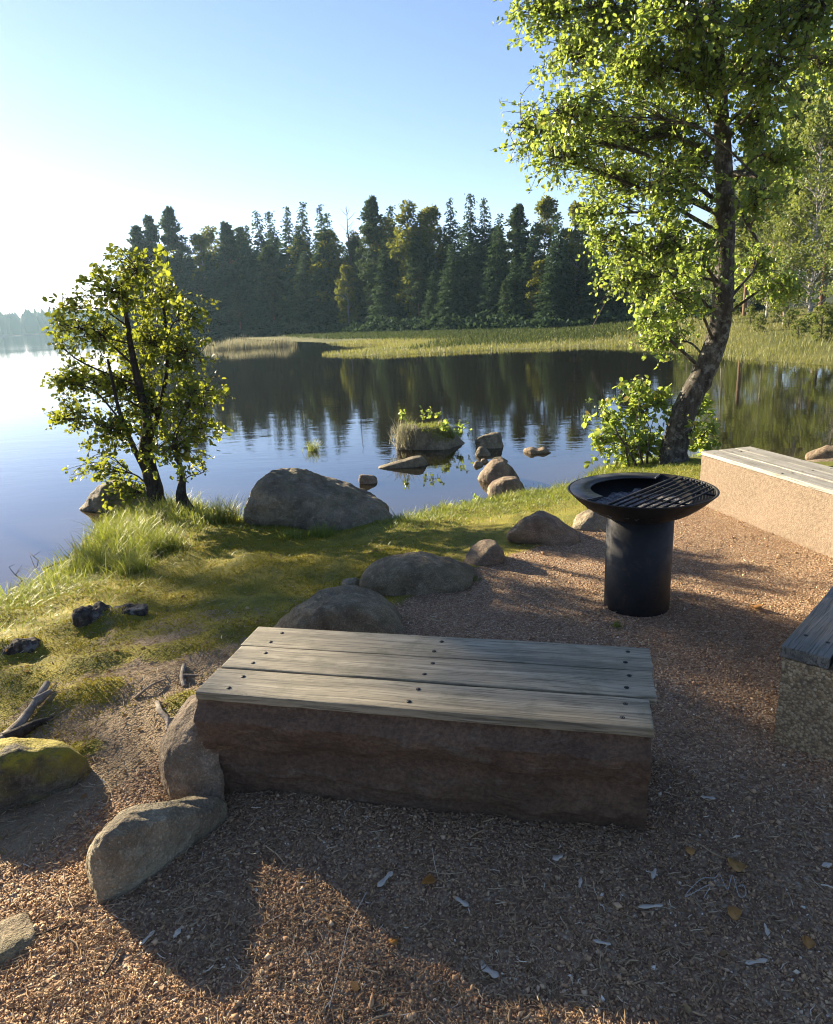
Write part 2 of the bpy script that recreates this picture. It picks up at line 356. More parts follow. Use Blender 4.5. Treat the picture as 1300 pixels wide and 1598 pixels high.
    M['leaf_orange'] = leaf_mat('fallen_leaf', [(0, (.42, .19, .035)), (1, (.48, .26, .07))], .2, (.5, .25, .05), .55)
    M['string'] = NT('grey_twine').fin((.34, .33, .30), .9)
build_materials()

# ================================================================== terrain
ZW = -0.45
NEAR = np.array([(-3.42, 5.26), (-3.28, 5.6), (-3.2, 6.14), (-3.3, 6.82), (-3.5, 7.6), (-3.35, 8.05), (-2.9, 8.25), (-2.4, 7.85), (-2.1, 7.35), (-1.6, 7.35), (-.8, 7.3), (-.25, 6.9), (.28, 7.2), (.8, 7.42),
    (1.49, 7.72), (1.9, 8.0), (2.4, 8.75), (3.1, 9.1), (3.8, 9.2), (4.5, 8.75), (5.3, 8.45), (6.5, 8.7), (9, 8.2), (14, 6), (60, 2), (60, -60), (-60, -60), (-60, 12), (-24, 25), (-19.5, 23.5), (-17, 20), (-9, 9.6), (-6.8, 7.1), (-4.7, 5.5), (-3.8, 5.0)])
GRAV = np.array([(3.2, 6.3), (2.2, 6.0), (1.55, 5.55), (1.11, 5.0), (.6, 4.5), (.19, 4.2), (-.21, 3.74), (-.55, 3.4), (-.85, 3.1), (-.96, 2.77), (-1.07, 2.4), (-1.2, 2.1), (-1.45, 1.75), (-2.1, 1.2), (-4, .6), (-4, -6), (12, -6), (12, 4)])
FAR = np.array([(-52, 136), (-36, 116), (-24, 100), (-13, 74), (-4, 55), (-.6, 51), (-2.6, 46), (-5.1, 42.6), (-3.2, 39.2), (-1.29, 37.6), (3.84, 37.9), (7.05, 36.7), (9.6, 37.2), (11.2, 35.2), (12.2, 30), (12.0, 24.6), (12.8, 20.8), (15, 18.5), (22, 16), (60, 13), (400, 10), (400, 600), (-60, 600), (-75, 170)])
def sdist(px, py, P):
    """signed distance to a polygon, positive inside"""
    d2 = np.full(px.shape, 1e18); ins = np.zeros(px.shape, bool); n = len(P)
    for i in range(n):
        a = P[i]; b = P[(i + 1) % n]; e = b - a; wx = px - a[0]; wy = py - a[1]
        t = np.clip((wx * e[0] + wy * e[1]) / (e @ e), 0, 1)
        d2 = np.minimum(d2, (wx - e[0] * t) ** 2 + (wy - e[1] * t) ** 2)
        c1 = (a[1] <= py) != (b[1] <= py)
        ins ^= c1 & (px < (b[0] - a[0]) * (py - a[1]) / (b[1] - a[1] + 1e-12) + a[0])
    return np.where(ins, 1, -1) * np.sqrt(d2)
MOUNDS = [(-1.95, 3.98, .34, .13, .10), (-2.35, 3.62, .22, .12, .09), (-1.55, 3.65, .35, .2, .05), (-1.9, 2.55, .3, .2, .04), (-1.55, 2.95, .17, .12, .05), (-1.28, 3.35, .2, .11, .045), (-1.75, 3.32, .22, .13, .06), (-1.12, 2.8, .1, .12, .035), (-2.15, 3.2, .2, .15, .06), (-1.45, 2.5, .12, .09, .03), (-1.0, 3.6, .2, .12, .04)]
def zones(x, y):
    x = np.asarray(x, float); y = np.asarray(y, float)
    wob = .07 * fbm2(x, y, 2.2, 3, 5)
    ds = sdist(x, y, NEAR) + wob * 1.3; dg = sdist(x, y, GRAV) + wob; df = sdist(x, y, FAR) + np.clip(np.hypot(x, y) / 60, 0, 1) * fbm2(x, y, .25, 3, 9)
    return ds, dg, df
def height_z(x, y, z=None):
    x = np.asarray(x, float); y = np.asarray(y, float)
    ds, dg, df = zones(x, y) if z is None else z
    o = np.clip(-dg, 0, None); i = np.clip(ds, 0, None)
    t = i / (i + o + 1e-6)
    near = ZW + .45 * t ** .62
    hum = .065 * fbm2(x, y, 1.6, 4, 3) + .018 * fbm2(x, y, 7, 3, 4)
    near = near + np.where(ds > 0, hum * sstep(0, .5, o) * sstep(0, .4, i) + .008 * fbm2(x, y, 3, 3, 8) + .004 * fbm2(x, y, 14, 2, 18), 0)
    for mx, my, sx, sy, hh in MOUNDS:
        near = near + hh * np.exp(-((x - mx) / sx) ** 2 - ((y - my) / sy) ** 2)
    near = np.where(ds > 0, near, ZW - .01 - .30 * np.clip(-ds, 0, 4))
    bank = sstep(9, 16, x) * sstep(60, 35, y)
    far = ZW + .03 + .012 * np.clip(df, 0, 22) + .05 * np.clip(df - 22, 0, 100) + bank * .10 * np.clip(df, 0, 22) + .06 * fbm2(x, y, .8, 3, 2) * sstep(0, 3, df)
    far = np.where(df > 0, far, ZW - .02 - .2 * np.clip(-df, 0, 6))
    h = np.maximum(near, far)
    r = np.hypot(x, y)
    return np.where(r > 690, np.maximum(h, ZW + .5 + .02 * np.clip(r - 690, 0, 200)), h)
def Hz(x, y): return float(height_z(np.array([x]), np.array([y]))[0])

def build_ground():
    N = 620
    u = np.linspace(-1, 1, N)
    X = 1.9 * np.sinh(7.3 * u) / 1 + .2; Y = 1.9 * np.sinh(7.3 * u) + 3.0
    gx, gy = np.meshgrid(X, Y, indexing='ij'); x = gx.ravel(); y = gy.ravel()
    z3 = zones(x, y); ds, dg, df = z3
    z = height_z(x, y, z3)
    i = np.arange(N - 1)[:, None] * N; j = np.arange(N - 1)[None]
    F = np.stack([i + j, i + N + j, i + N + j + 1, i + j + 1], -1).reshape(-1, 4)
    gravel = sstep(-.12, .12, dg)
    # bare earthy patch beside the bench, moss on the hummocks, grass along the shore
    bare = np.exp(-((x + 1.25) / .55) ** 2 - ((y - 2.9) / .75) ** 2) + .8 * np.exp(-((x + 1.9) / .6) ** 2 - ((y - 1.9) / .5) ** 2)
    moss = np.clip(.95 - bare * .8 - .26 * sstep(4.9, 3.8, y) * sstep(.1, -.6, x), 0, 1)
    for mx, my, sx, sy, hh in MOUNDS[4:]: moss = np.clip(moss + .9 * np.exp(-((x - mx) / sx) ** 2 - ((y - my) / sy) ** 2), 0, 1)
    grass = sstep(1.25, .5, ds + .3 * fbm2(x, y, 2.5, 3, 21)) * .9 + .5 * sstep(.2, .8, x) * sstep(4.5, 6, y)
    marsh = sstep(-1, .5, df); wood = sstep(3, 8, df + 3 * fbm2(x, y, .12, 3, 61)) * (1 - sstep(9, 14, x) * sstep(60, 40, y))  # wood mask also carries the painted tree shade over the back marsh
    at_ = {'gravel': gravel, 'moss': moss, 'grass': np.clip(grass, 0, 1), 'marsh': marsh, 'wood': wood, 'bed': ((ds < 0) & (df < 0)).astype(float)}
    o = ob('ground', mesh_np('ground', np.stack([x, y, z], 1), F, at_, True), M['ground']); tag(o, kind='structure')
    # the lake: one sheet with the depth beside the shore stored on it
    N = 260; u = np.linspace(-1, 1, N); X = 3 * np.sinh(6.7 * u) + .5; Y = 3 * np.sinh(6.7 * u) + 8
    gx, gy = np.meshgrid(X, Y, indexing='ij'); x = gx.ravel(); y = gy.ravel()
    ds, dg, df = zones(x, y)
    i = np.arange(N - 1)[:, None] * N; j = np.arange(N - 1)[None]
    F = np.stack([i + j, i + N + j, i + N + j + 1, i + j + 1], -1).reshape(-1, 4)
    o = ob('lake_water', mesh_np('lake_water', np.stack([x, y, 0 * x + ZW], 1), F, {'shallow': sstep(-1.6, 0, ds)}, True), M['water']); tag(o, kind='structure')
build_ground()

# ================================================================== rocks
def rock(name, label, cat, u0, u1, vt, vb, zg=None, depth=.8, seed=1, mat='rock', prof=None, sub=5, sink=.3, planes=9, rough=1.0, yaw=0.0, group=None, k=9, skew=0.0):
    zg_ = -.05 if zg is None else zg
    um = (u0 + u1) / 2
    for _ in range(3):
        P = at(um, vb, zg_)
        if zg is None: zg_ = Hz(P[0], P[1])
    D = (P - CAM) @ FWD; W = (u1 - u0) / F_PX * D; Dp = W * depth
    vd = np.array([P[0], P[1]]) / np.hypot(P[0], P[1])
    c = P[:2] + vd * Dp * .42
    Ht = aty(um, vt, c[1])[2] - zg_
    bm = bmesh.new(); bmesh.ops.create_icosphere(bm, subdivisions=sub, radius=1)
    me = bpy.data.meshes.new(name); bm.to_mesh(me); bm.free()
    n = np.zeros(len(me.vertices) * 3, np.float32); me.vertices.foreach_get('co', n); n = n.reshape(-1, 3).astype(float)
    rng = np.random.default_rng(seed)
    pn = rng.normal(size=(planes, 3)); pn = np.vstack([pn, [[1, 0, .1], [-1, 0, .1], [0, 1, .2], [0, -1, .2], [0, 0, 1]]]); pn /= np.linalg.norm(pn, axis=1)[:, None]
    dd = np.concatenate([rng.uniform(.72, 1.0, planes), [1, 1, 1, 1, .95]])
    q = np.clip(n @ pn.T / dd, 0, None)
    r = 1 / (q ** k).sum(1) ** (1 / k)
    V = n * np.minimum(r, 1.25)[:, None]
    V[:, :2] /= np.abs(V[:, :2]).max(0); V[:, 2] /= V[:, 2].max()
    V[:, 0] += skew * V[:, 2]; V[:, 0] /= np.abs(V[:, 0]).max()
    if prof is not None:
        xs, hs = zip(*prof); V[:, 2] = np.where(V[:, 2] > 0, V[:, 2] * np.interp(V[:, 0], xs, hs), V[:, 2])
    V = np.where(V[:, 2:3] > 0, V * [W / 2, Dp / 2, Ht], V * [W / 2, Dp / 2, Ht * sink + .05])
    s = max(W, .12)
    ln = np.linalg.norm(V, axis=1)[:, None] + 1e-6; nd = V / ln
    V = V + nd * (rough * s * (.035 * fbm(V / s * 2.6 + seed, 3, seed) + .030 * fbm(V / s * 7 + seed, 6, seed + 3, .62) - .03 * np.clip(.25 - np.abs(fbm(V / s * np.array([1.6, 2.2, 3.2]) + seed * 3, 4, seed + 9)), 0, 1) - .02 * np.clip(fbm(V / s * np.array([2, 2, 5]) + 9, 3, seed + 5), 0, 1)))[:, None]
    me.vertices.foreach_set('co', V.astype(np.float32).ravel()); me.shade_smooth(); me.update()
    o = ob(name, me, M[mat]); o.location = (c[0], c[1], zg_); o.rotation_euler = (0, 0, math.atan2(-vd[0], vd[1]) + yaw)
    return tag(o, label, cat, group)
def hull_rock(name, label, cat, sil, base, back, mat, seed, zg=None, group=None, rough=1.0, its=5, smooth=1):
    """sil: (u,v,dy) outline points dy behind the front foot; base: (u,v) foot points on the ground"""
    um = np.mean([b[0] for b in base]); vm = max(b[1] for b in base); z0 = -.05 if zg is None else zg
    for _ in range(3):
        P = at(um, vm, z0)
        if zg is None: z0 = Hz(P[0], P[1])
    yb = P[1]; vd = np.array([P[0], P[1], 0]) / np.hypot(P[0], P[1]); pts = []
    for u, v, dy in sil: pts.append(aty(u, v, yb + dy))
    foot = [at(u, v, z0) for u, v in base]
    pts += foot + [f - [0, 0, .1] for f in foot] + [f + vd * back - [0, 0, .1] for f in foot]
    top = np.array(pts[:len(sil)]); pts += [p + vd * back * .55 - [0, 0, .25 * (p[2] - z0)] for p in top]
    pts = np.array(pts); c = np.array([pts[:, 0].mean(), pts[:, 1].mean(), z0])
    bm = bmesh.new(); [bm.verts.new(p - c) for p in pts]; r = bmesh.ops.convex_hull(bm, input=bm.verts)
    bmesh.ops.delete(bm, geom=[v for v in bm.verts if not v.link_faces], context='VERTS')
    for k in range(its):
        bmesh.ops.subdivide_edges(bm, edges=bm.edges[:], cuts=1); bmesh.ops.triangulate(bm, faces=bm.faces[:])
        if k < smooth: bmesh.ops.smooth_vert(bm, verts=bm.verts[:], factor=.5, use_axis_x=True, use_axis_y=True, use_axis_z=True)
    for _ in range(1): bmesh.ops.smooth_vert(bm, verts=bm.verts[:], factor=.5, use_axis_x=True, use_axis_y=True, use_axis_z=True)
    bm.normal_update(); V = np.array([v.co for v in bm.verts]); N = np.array([v.normal for v in bm.verts]); sz = np.ptp(V[:, 0])
    Q = V / sz
    d = .030 * fbm(Q * 3 + seed, 3, seed) + .020 * fbm(Q * 9 + seed, 5, seed + 3, .6) - .022 * np.clip(.2 - np.abs(fbm(Q * np.array([1.8, 2.4, 3.6]) + seed, 4, seed + 9)), 0, 1)
    V = V + N * (rough * sz * d)[:, None]
    for v, p in zip(bm.verts, V): v.co = p
    me = bpy.data.meshes.new(name); bm.to_mesh(me); bm.free(); me.shade_smooth()
    o = ob(name, me, M[mat]); o.location = c; return tag(o, label, cat, group)
LR = 'rocks along the edge of the gravel'; WR = 'rocks standing out of the water'
hull_rock('shore_boulder', 'huge dark grey boulder at the water edge with a sloping back', 'boulder', [(378, 800, .3), (383, 768, .35), (404, 738, .45), (438, 724, .55), (488, 730, .6), (556, 762, .6), (598, 780, .5), (613, 800, .4), (617, 830, .3), (425, 768, .1), (500, 775, .12)],
    [(378, 822), (440, 840), (540, 845), (600, 838), (617, 832)], .9, 'rock_dark', 3, -.37, its=5, smooth=1, rough=1.3)
rock('edge_rock', 'round domed dark rock behind the bench, widest of the gravel edge', 'rock', 562, 752, 860, 926, None, .75, 11, 'rock', [(-1, .5), (-.45, .8), (.1, 1.0), (.5, .75), (1, .3)], group=LR, planes=5, k=6)
rock('edge_rock', 'small low reddish brown rock between the domed rock and the pointed rock', 'rock', 720, 792, 843, 882, None, .8, 21, 'rock_warm', [(-1, .5), (0, .95), (.5, 1), (1, .6)], group=LR)
rock('edge_rock', 'pointed brown rock with a shaded flank beside the grass', 'rock', 784, 908, 796, 850, None, .75, 31, 'rock_warm', [(-1, .55), (-.5, .9), (-.1, 1.02), (.35, .8), (1, .25)], group=LR)
rock('edge_rock', 'pale low rock half hidden behind the fire bowl', 'rock', 890, 966, 795, 828, None, .8, 41, 'rock_pale', [(-1, .4), (0, 1), (1, .8)], group=LR)
rock('edge_rock', 'long flat rock right behind the plank top of the nearest bench', 'rock', 398, 640, 926, 1012, None, .62, 51, 'rock', [(-1, .35), (-.75, .6), (-.1, .95), (.4, 1), (.75, .7), (1, .2)], group=LR, planes=6, sub=6)
hull_rock('edge_rock', 'tall sunlit rock leaning against the end of the nearest bench', 'rock', [(300, 1088, .24), (335, 1080, .26), (272, 1128, .16), (254, 1175, .08), (250, 1212, .04), (345, 1140, .08)], [(252, 1222), (275, 1258), (310, 1264), (350, 1258)], .32, 'rock_warm', 61, group=LR, rough=.9, smooth=1)
hull_rock('edge_rock', 'blunt grey rock with a ridge tapering to the bench foot', 'rock', [(188, 1266, .16), (215, 1262, .2), (280, 1258, .27), (352, 1250, .34), (150, 1310, .08), (136, 1345, .05), (175, 1300, .06)], [(138, 1368), (152, 1414), (205, 1390), (262, 1345), (335, 1285), (356, 1262)], .16, 'rock_pale', 73, group=LR, rough=.9, smooth=1)
rock('moss_rock', 'rock under a yellow green moss cushion at the lower shore path', 'rock', -60, 152, 1146, 1258, None, .7, 81, 'rock_moss', [(-1, .9), (0, 1), (.6, .8), (1, .35)], group=LR, planes=4, k=5)
rock('moss_rock', 'flat grey rock in the bottom corner of the gravel', 'rock', -70, 60, 1466, 1508, None, .8, 91, 'rock', [(-1, 1), (.3, .9), (1, .3)], group=LR, planes=4, k=5)
rock('small_stone', 'small stone lying in the grass behind the long flat rock', 'stone', 532, 564, 904, 919, None, .8, 92, 'rock_pale', sub=4)
# rocks in the water
rock('islet', 'square islet block crowned with grass and small plants in the lake', 'islet', 614, 738, 664, 702, ZW, .7, 101, 'rock_dark', [(-1, .75), (-.8, 1), (.2, 1), (.6, .8), (1, .25)], planes=4, k=14)
rock('lake_rock', 'dark round rock next to the planted islet', 'rock', 738, 786, 676, 700, ZW, .8, 111, 'rock_dark', sub=4, group=WR)
rock('lake_rock', 'little dark rock in front of the round one by the islet', 'rock', 740, 767, 697, 712, ZW, .8, 121, 'rock_dark', sub=4, group=WR)
rock('lake_rock', 'flat dark slab barely breaking the water', 'rock', 588, 672, 713, 730, ZW, .35, 131, 'rock_dark', [(-1, .2), (-.3, .6), (.6, 1), (1, .9)], sub=4, group=WR)
rock('lake_rock', 'single small rock in open water near the huge boulder', 'rock', 559, 590, 740, 755, ZW, .7, 141, 'rock_warm', sub=4, group=WR)
rock('lake_rock', 'wedge shaped brown rock, upper one of the touching pair', 'rock', 739, 817, 717, 754, ZW, .65, 151, 'rock_warm', [(-1, .6), (-.3, 1), (.2, .95), (1, .35)], group=WR)
rock('lake_rock', 'rounded brown rock close to the bank, lower one of the touching pair', 'rock', 757, 829, 743, 778, ZW, .75, 163, 'rock_warm', [(-1, .45), (-.2, .95), (.5, 1), (1, .75)], group=WR, sub=5)
rock('lake_rock', 'thin flat rock just behind the wedge shaped rock', 'rock', 764, 796, 713, 722, ZW, .5, 171, 'rock_dark', sub=4, group=WR)
rock('lake_rock', 'tiny stone wet at the tip of the wedge shaped rock', 'rock', 736, 754, 720, 728, ZW, .8, 181, 'rock_warm', sub=3, group=WR)
rock('lake_rock', 'tiniest stone between the wedge rock and the islet rocks', 'rock', 750, 763, 716, 722, ZW, .8, 183, 'rock_warm', sub=3, group=WR)
rock('lake_rock', 'low jagged rock alone in the water toward the leaning tree', 'rock', 816, 862, 696, 708, ZW, .6, 191, 'rock_warm', [(-1, .6), (-.5, 1), (0, .5), (.4, .8), (1, .3)], sub=4, group=WR)
rock('lake_rock', 'dark rock in the water behind the shore bush', 'rock', 122, 236, 746, 795, ZW, .7, 201, 'rock_dark', [(-1, .4), (-.5, .9), (.3, 1), (1, .8)], group=WR)
rock('lake_rock', 'brown rock in the shallows beyond the sunlit bench', 'rock', 1260, 1330, 694, 722, ZW, .7, 211, 'rock_warm', [(-1, .4), (-.2, 1), (1, .8)], sub=4, group=WR)
rock('lake_rock', 'low stony bar behind the sunlit bench', 'rock', 1238, 1350, 713, 732, ZW, .4, 221, 'rock_warm', [(-1, .4), (.2, .8), (1, 1)], sub=4, group=WR)

# ================================================================== benches
def box_np(L, D, H, step, disp=None):
    """closed box [0,L]x[0,D]x[0,H] as six grids, displaced by disp(P)->P, corners welded"""
    g = Geo()
    def grid(o, a, b, na, nb):
        s, t = np.meshgrid(np.linspace(0, 1, na + 1), np.linspace(0, 1, nb + 1), indexing='ij')
        V = np.asarray(o) + s.ravel()[:, None] * np.asarray(a) + t.ravel()[:, None] * np.asarray(b)
        i = np.arange(na)[:, None] * (nb + 1); j = np.arange(nb)[None]
        g.add(V, np.stack([i + j, i + nb + 1 + j, i + nb + 2 + j, i + j + 1], -1).reshape(-1, 4))
    nl, nd, nh = [max(2, int(round(q / step))) for q in (L, D, H)]
    grid((0, 0, 0), (L, 0, 0), (0, 0, H), nl, nh); grid((0, D, 0), (0, 0, H), (L, 0, 0), nh, nl)
    grid((0, 0, 0), (0, 0, H), (0, D, 0), nh, nd); grid((L, 0, 0), (0, D, 0), (0, 0, H), nd, nh)
    grid((0, 0, 0), (0, D, 0), (L, 0, 0), nd, nl); grid((0, 0, H), (L, 0, 0), (0, D, 0), nl, nd)
    V = np.concatenate(g.V)
    if disp is not None: V = disp(V)
    key = np.round(np.concatenate(g.V), 5); _, first, inv = np.unique(key, axis=0, return_index=True, return_inverse=True)
    F = np.concatenate(g.F[4]); inv = inv.ravel()
    return V[first], inv[F]
def plank_mesh(name, L, W, T, seed):
    bm = bmesh.new(); bmesh.ops.create_cube(bm, size=1)
    bmesh.ops.scale(bm, vec=(L, W, T), verts=bm.verts)
    bmesh.ops.bevel(bm, geom=[e for e in bm.edges], offset=.0045, segments=2, affect='EDGES', profile=.6)
    lng = [e for e in bm.edges if abs((e.verts[0].co - e.verts[1].co).x) > L * .5]
    bmesh.ops.subdivide_edges(bm, edges=lng, cuts=40, use_grid_fill=True)
    for v in bm.verts:
        p = np.array([[v.co.x * 3, v.co.y * 2, seed]])
        v.co.y += .0022 * float(fbm(p * 2, 2, seed)[0]) ; v.co.z += .0016 * float(fbm(p, 2, seed + 1)[0])
    me = bpy.data.meshes.new(name); bm.to_mesh(me); bm.free(); me.shade_flat(); return me
def screw_mesh():
    g = Geo(); lathe(g, [(0.0001, .0022), (.003, .0022), (.0035, .0008), (.0075, .0018), (.0085, .001), (.0085, -.012)], 14); return g.mesh('screw', True)
SCREW = screw_mesh()
def bench(label, origin, rot, L, D, ztop, planks, stone, pm, disp, pairs, T=.032, gap=.009, hang=(.0, .0), zfoot=-.06, slant=0.0):
    b = thing('stone_bench', label, 'bench', (origin[0], origin[1], 0), rot, 'stone and plank benches around the fire pit')
    hs = ztop - T - .004
    V, F = box_np(L - hang[0] - hang[1], D - .02, hs - zfoot, .018, disp)
    st = ob('stone_block', mesh_np('stone_block', V, F, smooth=True), M[stone], b); st.location = (hang[0], .01, zfoot)
    try: st.data.set_sharp_from_angle(angle=rad(45))
    except Exception: pass
    w = (D - gap * (planks - 1)) / planks
    for i in range(planks):
        dx = [.0, .006, -.004][i % 3]
        Li = L + slant * i
        p = ob('plank', plank_mesh('plank', Li, w, T, 5 * i + int(L * 10)), M[pm], b)
        p.location = (Li / 2 + dx, w / 2 + i * (w + gap), ztop - T / 2 + .0025 * (i % 2)); p.rotation_euler = (.004 * (i - 1), 0, .002 * (i - 1))
        for k, fx in enumerate(pairs):
            for s, sx in ((-.24, -.006), (.24, .008)):
                q = ob('screw', SCREW, M['screw'], p); q.location = (fx + slant * i * fx / L - Li / 2 + sx + .006 * ((i * 3 + k) % 3 - 1), s * w + .004 * (k - 1), T / 2 - .0003)
    return b
def rough_front(L, D, H):
    def f(V):
        P = V.copy(); fr = np.clip(1 - V[:, 1] / (D * .22), 0, 1); lf = np.clip(1 - V[:, 0] / .10, 0, 1); zt = sstep(H, H - .05, V[:, 2])
        q = np.stack([V[:, 0] * 2.2, V[:, 1] * 2.2, V[:, 2] * 3.4], 1)
        n = fbm(q, 4, 31); n2 = .5 - 1.6 * np.abs(fbm(q * 2.3 + 5, 5, 37, .6))
        # conchoidal ledge running along the face
        edge = H * .66 + .045 * fbm(np.stack([V[:, 0] * 3.2, 0 * V[:, 0], 0 * V[:, 0]], 1), 4, 41)
        led = sstep(edge + .012, edge - .03, V[:, 2])
        e2 = H * .33 + .07 * fbm(np.stack([V[:, 0] * 2.1 + 4, 0 * V[:, 0], 0 * V[:, 0]], 1), 4, 43)
        P[:, 1] += fr * zt * .03 * sstep(e2 + .008, e2 - .02, V[:, 2]) * np.clip(fbm(np.stack([V[:, 0] * 2.5, 0 * V[:, 0], 0 * V[:, 0]], 1), 2, 44) * 2 + .5, 0, 1)
        P[:, 1] += fr * zt * (-.038 + .036 * n +   .030 * n2 + .034 * led - .022 * (1 - led) * sstep(edge, H, V[:, 2]))
        P[:, 0] += lf * zt * (.05 * (1 - V[:, 2] / H) + .02 * n + .008 * n2)
        low = sstep(.16, 0, V[:, 2])
        P[:, 0] += .05 * np.clip(V[:, 1] / D, 0, 1) * (V[:, 0] / L)
        P[:, 1] += fr * low * .018 * (1 + .8 * fbm(np.stack([V[:, 0] * 2.6, 0 * V[:, 0], 0 * V[:, 0]], 1), 3, 47))
        return P
    return f
def slight(a, seed, bev=.006):
    def f(V):
        P = V.copy(); n = np.stack([fbm(V * 26, 3, seed), fbm(V * 26 + 7, 3, seed + 2), 0 * V[:, 0]], 1)
        return P + n * a
    return f
ex = math.atan2(-.35, 1.48)
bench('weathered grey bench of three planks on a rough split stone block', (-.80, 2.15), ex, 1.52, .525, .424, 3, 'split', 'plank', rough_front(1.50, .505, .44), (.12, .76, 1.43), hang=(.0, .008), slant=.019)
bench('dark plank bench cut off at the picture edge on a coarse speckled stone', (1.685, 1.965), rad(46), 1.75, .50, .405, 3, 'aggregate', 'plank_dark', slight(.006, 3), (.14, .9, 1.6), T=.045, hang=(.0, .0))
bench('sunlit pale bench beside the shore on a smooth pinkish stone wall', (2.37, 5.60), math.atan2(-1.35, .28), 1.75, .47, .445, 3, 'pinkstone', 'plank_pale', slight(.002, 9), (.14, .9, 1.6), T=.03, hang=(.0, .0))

# ================================================================== fire pit
def fire_pit():
    b = thing('fire_pit', 'black steel fire bowl with a bar grate on a thick round column', 'fire pit', (1.225, 3.63, 0))
    g = Geo(); lathe(g, [(.02, -.06), (.176, -.06), (.178, .02), (.178, .545), (.10, .56)], 64); ob('column', g.mesh('column', True), M['steel'], b)
    g = Geo(); R = .388; zr = .675
    a = np.linspace(0, 1, 15); out = [(.165 + (R - .165) * t, .535 + (zr - .535) * t ** 1.7) for t in a]
    inn = [(.11 + (R - .014 - .11) * t, .56 + (zr - .012 - .56) * t ** 1.7) for t in a[::-1]]
    lathe(g, [(.02, .535)] + out + [(R + .004, zr + .003), (R - .004, zr + .006), (R - .012, zr + .001)] + inn + [(.02, .558)], 96)
    bw = ob('bowl', g.mesh('bowl', True), M['steel'], b)
    # flat rim plate covering the left and back of the bowl
    th = np.linspace(rad(55), rad(207), 60); g = Geo(); ring = []
    for z in (zr - .004, zr + .006):
        for r in (.268, .378): ring.append(np.stack([r * np.cos(th), r * np.sin(th), 0 * th + z], 1))
    V = np.concatenate(ring); m = len(th); i = np.arange(m - 1)
    q = lambda a, c: np.stack([a * m + i, a * m + i + 1, c * m + i + 1, c * m + i], 1)
    F = np.concatenate([q(2, 3)[:, ::-1], q(0, 1), q(0, 2)[:, ::-1], q(1, 3), [[0, 2 * m, 3 * m, m], [m - 1, 2 * m - 1, 4 * m - 1, 3 * m - 1]]])
    g.add(V, F); ob('rim_plate', g.mesh('rim_plate'), M['steel_worn'], b)
    # grate: parallel flat bars across the right part of the bowl
    ang = math.atan2(.58, .61); dv = np.array([math.cos(ang), math.sin(ang)]); nv = np.array([dv[1], -dv[0]])
    g = Geo(); r = .372; zb = zr - .004
    def bar(p0, p1, w, h, z):
        p0 = np.asarray(p0); p1 = np.asarray(p1); d = (p1 - p0) / np.linalg.norm(p1 - p0); n = np.array([-d[1], d[0]]) * w / 2
        c = [p0 - n, p1 - n, p1 + n, p0 + n]; V = [(x, y, z) for x, y in c] + [(x, y, z + h) for x, y in c]
        g.add(V, [[0, 3, 2, 1], [4, 5, 6, 7], [0, 1, 5, 4], [1, 2, 6, 5], [2, 3, 7, 6], [3, 0, 4, 7]])
    for kx in np.linspace(.02, .30, 8):
        hl = math.sqrt(max(r * r - kx * kx, 0)); o = nv * kx
        if hl > .02: bar(o - dv * hl, o + dv * hl, (.007 if kx > .03 else .012), .009, zb)
    for f in (-.12, .13): bar(dv * f + nv * .02, dv * f + nv * .345, .012, .008, zb - .009)
    ob('grate', g.mesh('grate'), M['steel'], b)
    g = Geo(); n = 40; xs = np.linspace(-1, 1, n); X, Y = np.meshgrid(xs, xs, indexing='ij'); rr = np.sqrt(X ** 2 + Y ** 2); s = np.where(rr > 1, 1 / np.maximum(rr, 1e-6), 1); X = (X * s * .30).ravel(); Y = (Y * s * .30).ravel()
    r2 = np.hypot(X, Y); Z = .585 + .020 * fbm2(X, Y, 14, 4, 5) + .012 * fbm2(X, Y, 50, 3, 6) + .03 * sstep(.1, .3, r2) * .4
    i = np.arange(n - 1)[:, None] * n; j = np.arange(n - 1)[None]
    g.add(np.stack([X, Y, Z], 1), np.stack([i + j, i + n + j, i + n + j + 1, i + j + 1], -1).reshape(-1, 4))
    o = ob('ash', g.mesh('ash', True), M['ash']); o.location = (1.225, 3.63, 0); tag(o, 'grey ash and charcoal lying in the fire bowl', 'ash', kind='stuff')
fire_pit()

# ================================================================== near broadleaf trees
def leaf_np(P, size, D, rng, droop=.25, wide=.42):
    """one folded leaf per row of P: 6 vertices, two faces either side of the midrib; D = direction of the stalk"""
    n = len(P); D = D / (np.linalg.norm(D, axis=1)[:, None] + 1e-9)
    r = rng.normal(size=(n, 3)); r[:, 2] += .9
    S = np.cross(D, r); S /= np.linalg.norm(S, axis=1)[:, None] + 1e-9
    Nn = np.cross(S, D)
    sz = size[:, None]; f = rng.uniform(.02, .22, n)[:, None]; cu = rng.uniform(-.1, droop, n)[:, None]
    tip = P + D * sz - Nn * sz * cu; mid = P + D * sz * .5
    w = sz * wide * rng.uniform(.8, 1.15, (n, 1))
    l1 = P + D * sz * .22 + S * w * .78 + Nn * sz * f * .8; l2 = P + D * sz * .74 + S * w * .82 + Nn * sz * (f * .7 - cu * .5)
    r1 = P + D * sz * .22 - S * w * .78 + Nn * sz * f * .8; r2 = P + D * sz * .74 - S * w * .82 + Nn * sz * (f * .7 - cu * .5)
    V = np.stack([P, l1, l2, tip, r2, r1], 1).reshape(-1, 3); b = np.arange(n)[:, None] * 6
    return V, np.concatenate([b + [0, 1, 2, 3], b + [0, 3, 4, 5]])
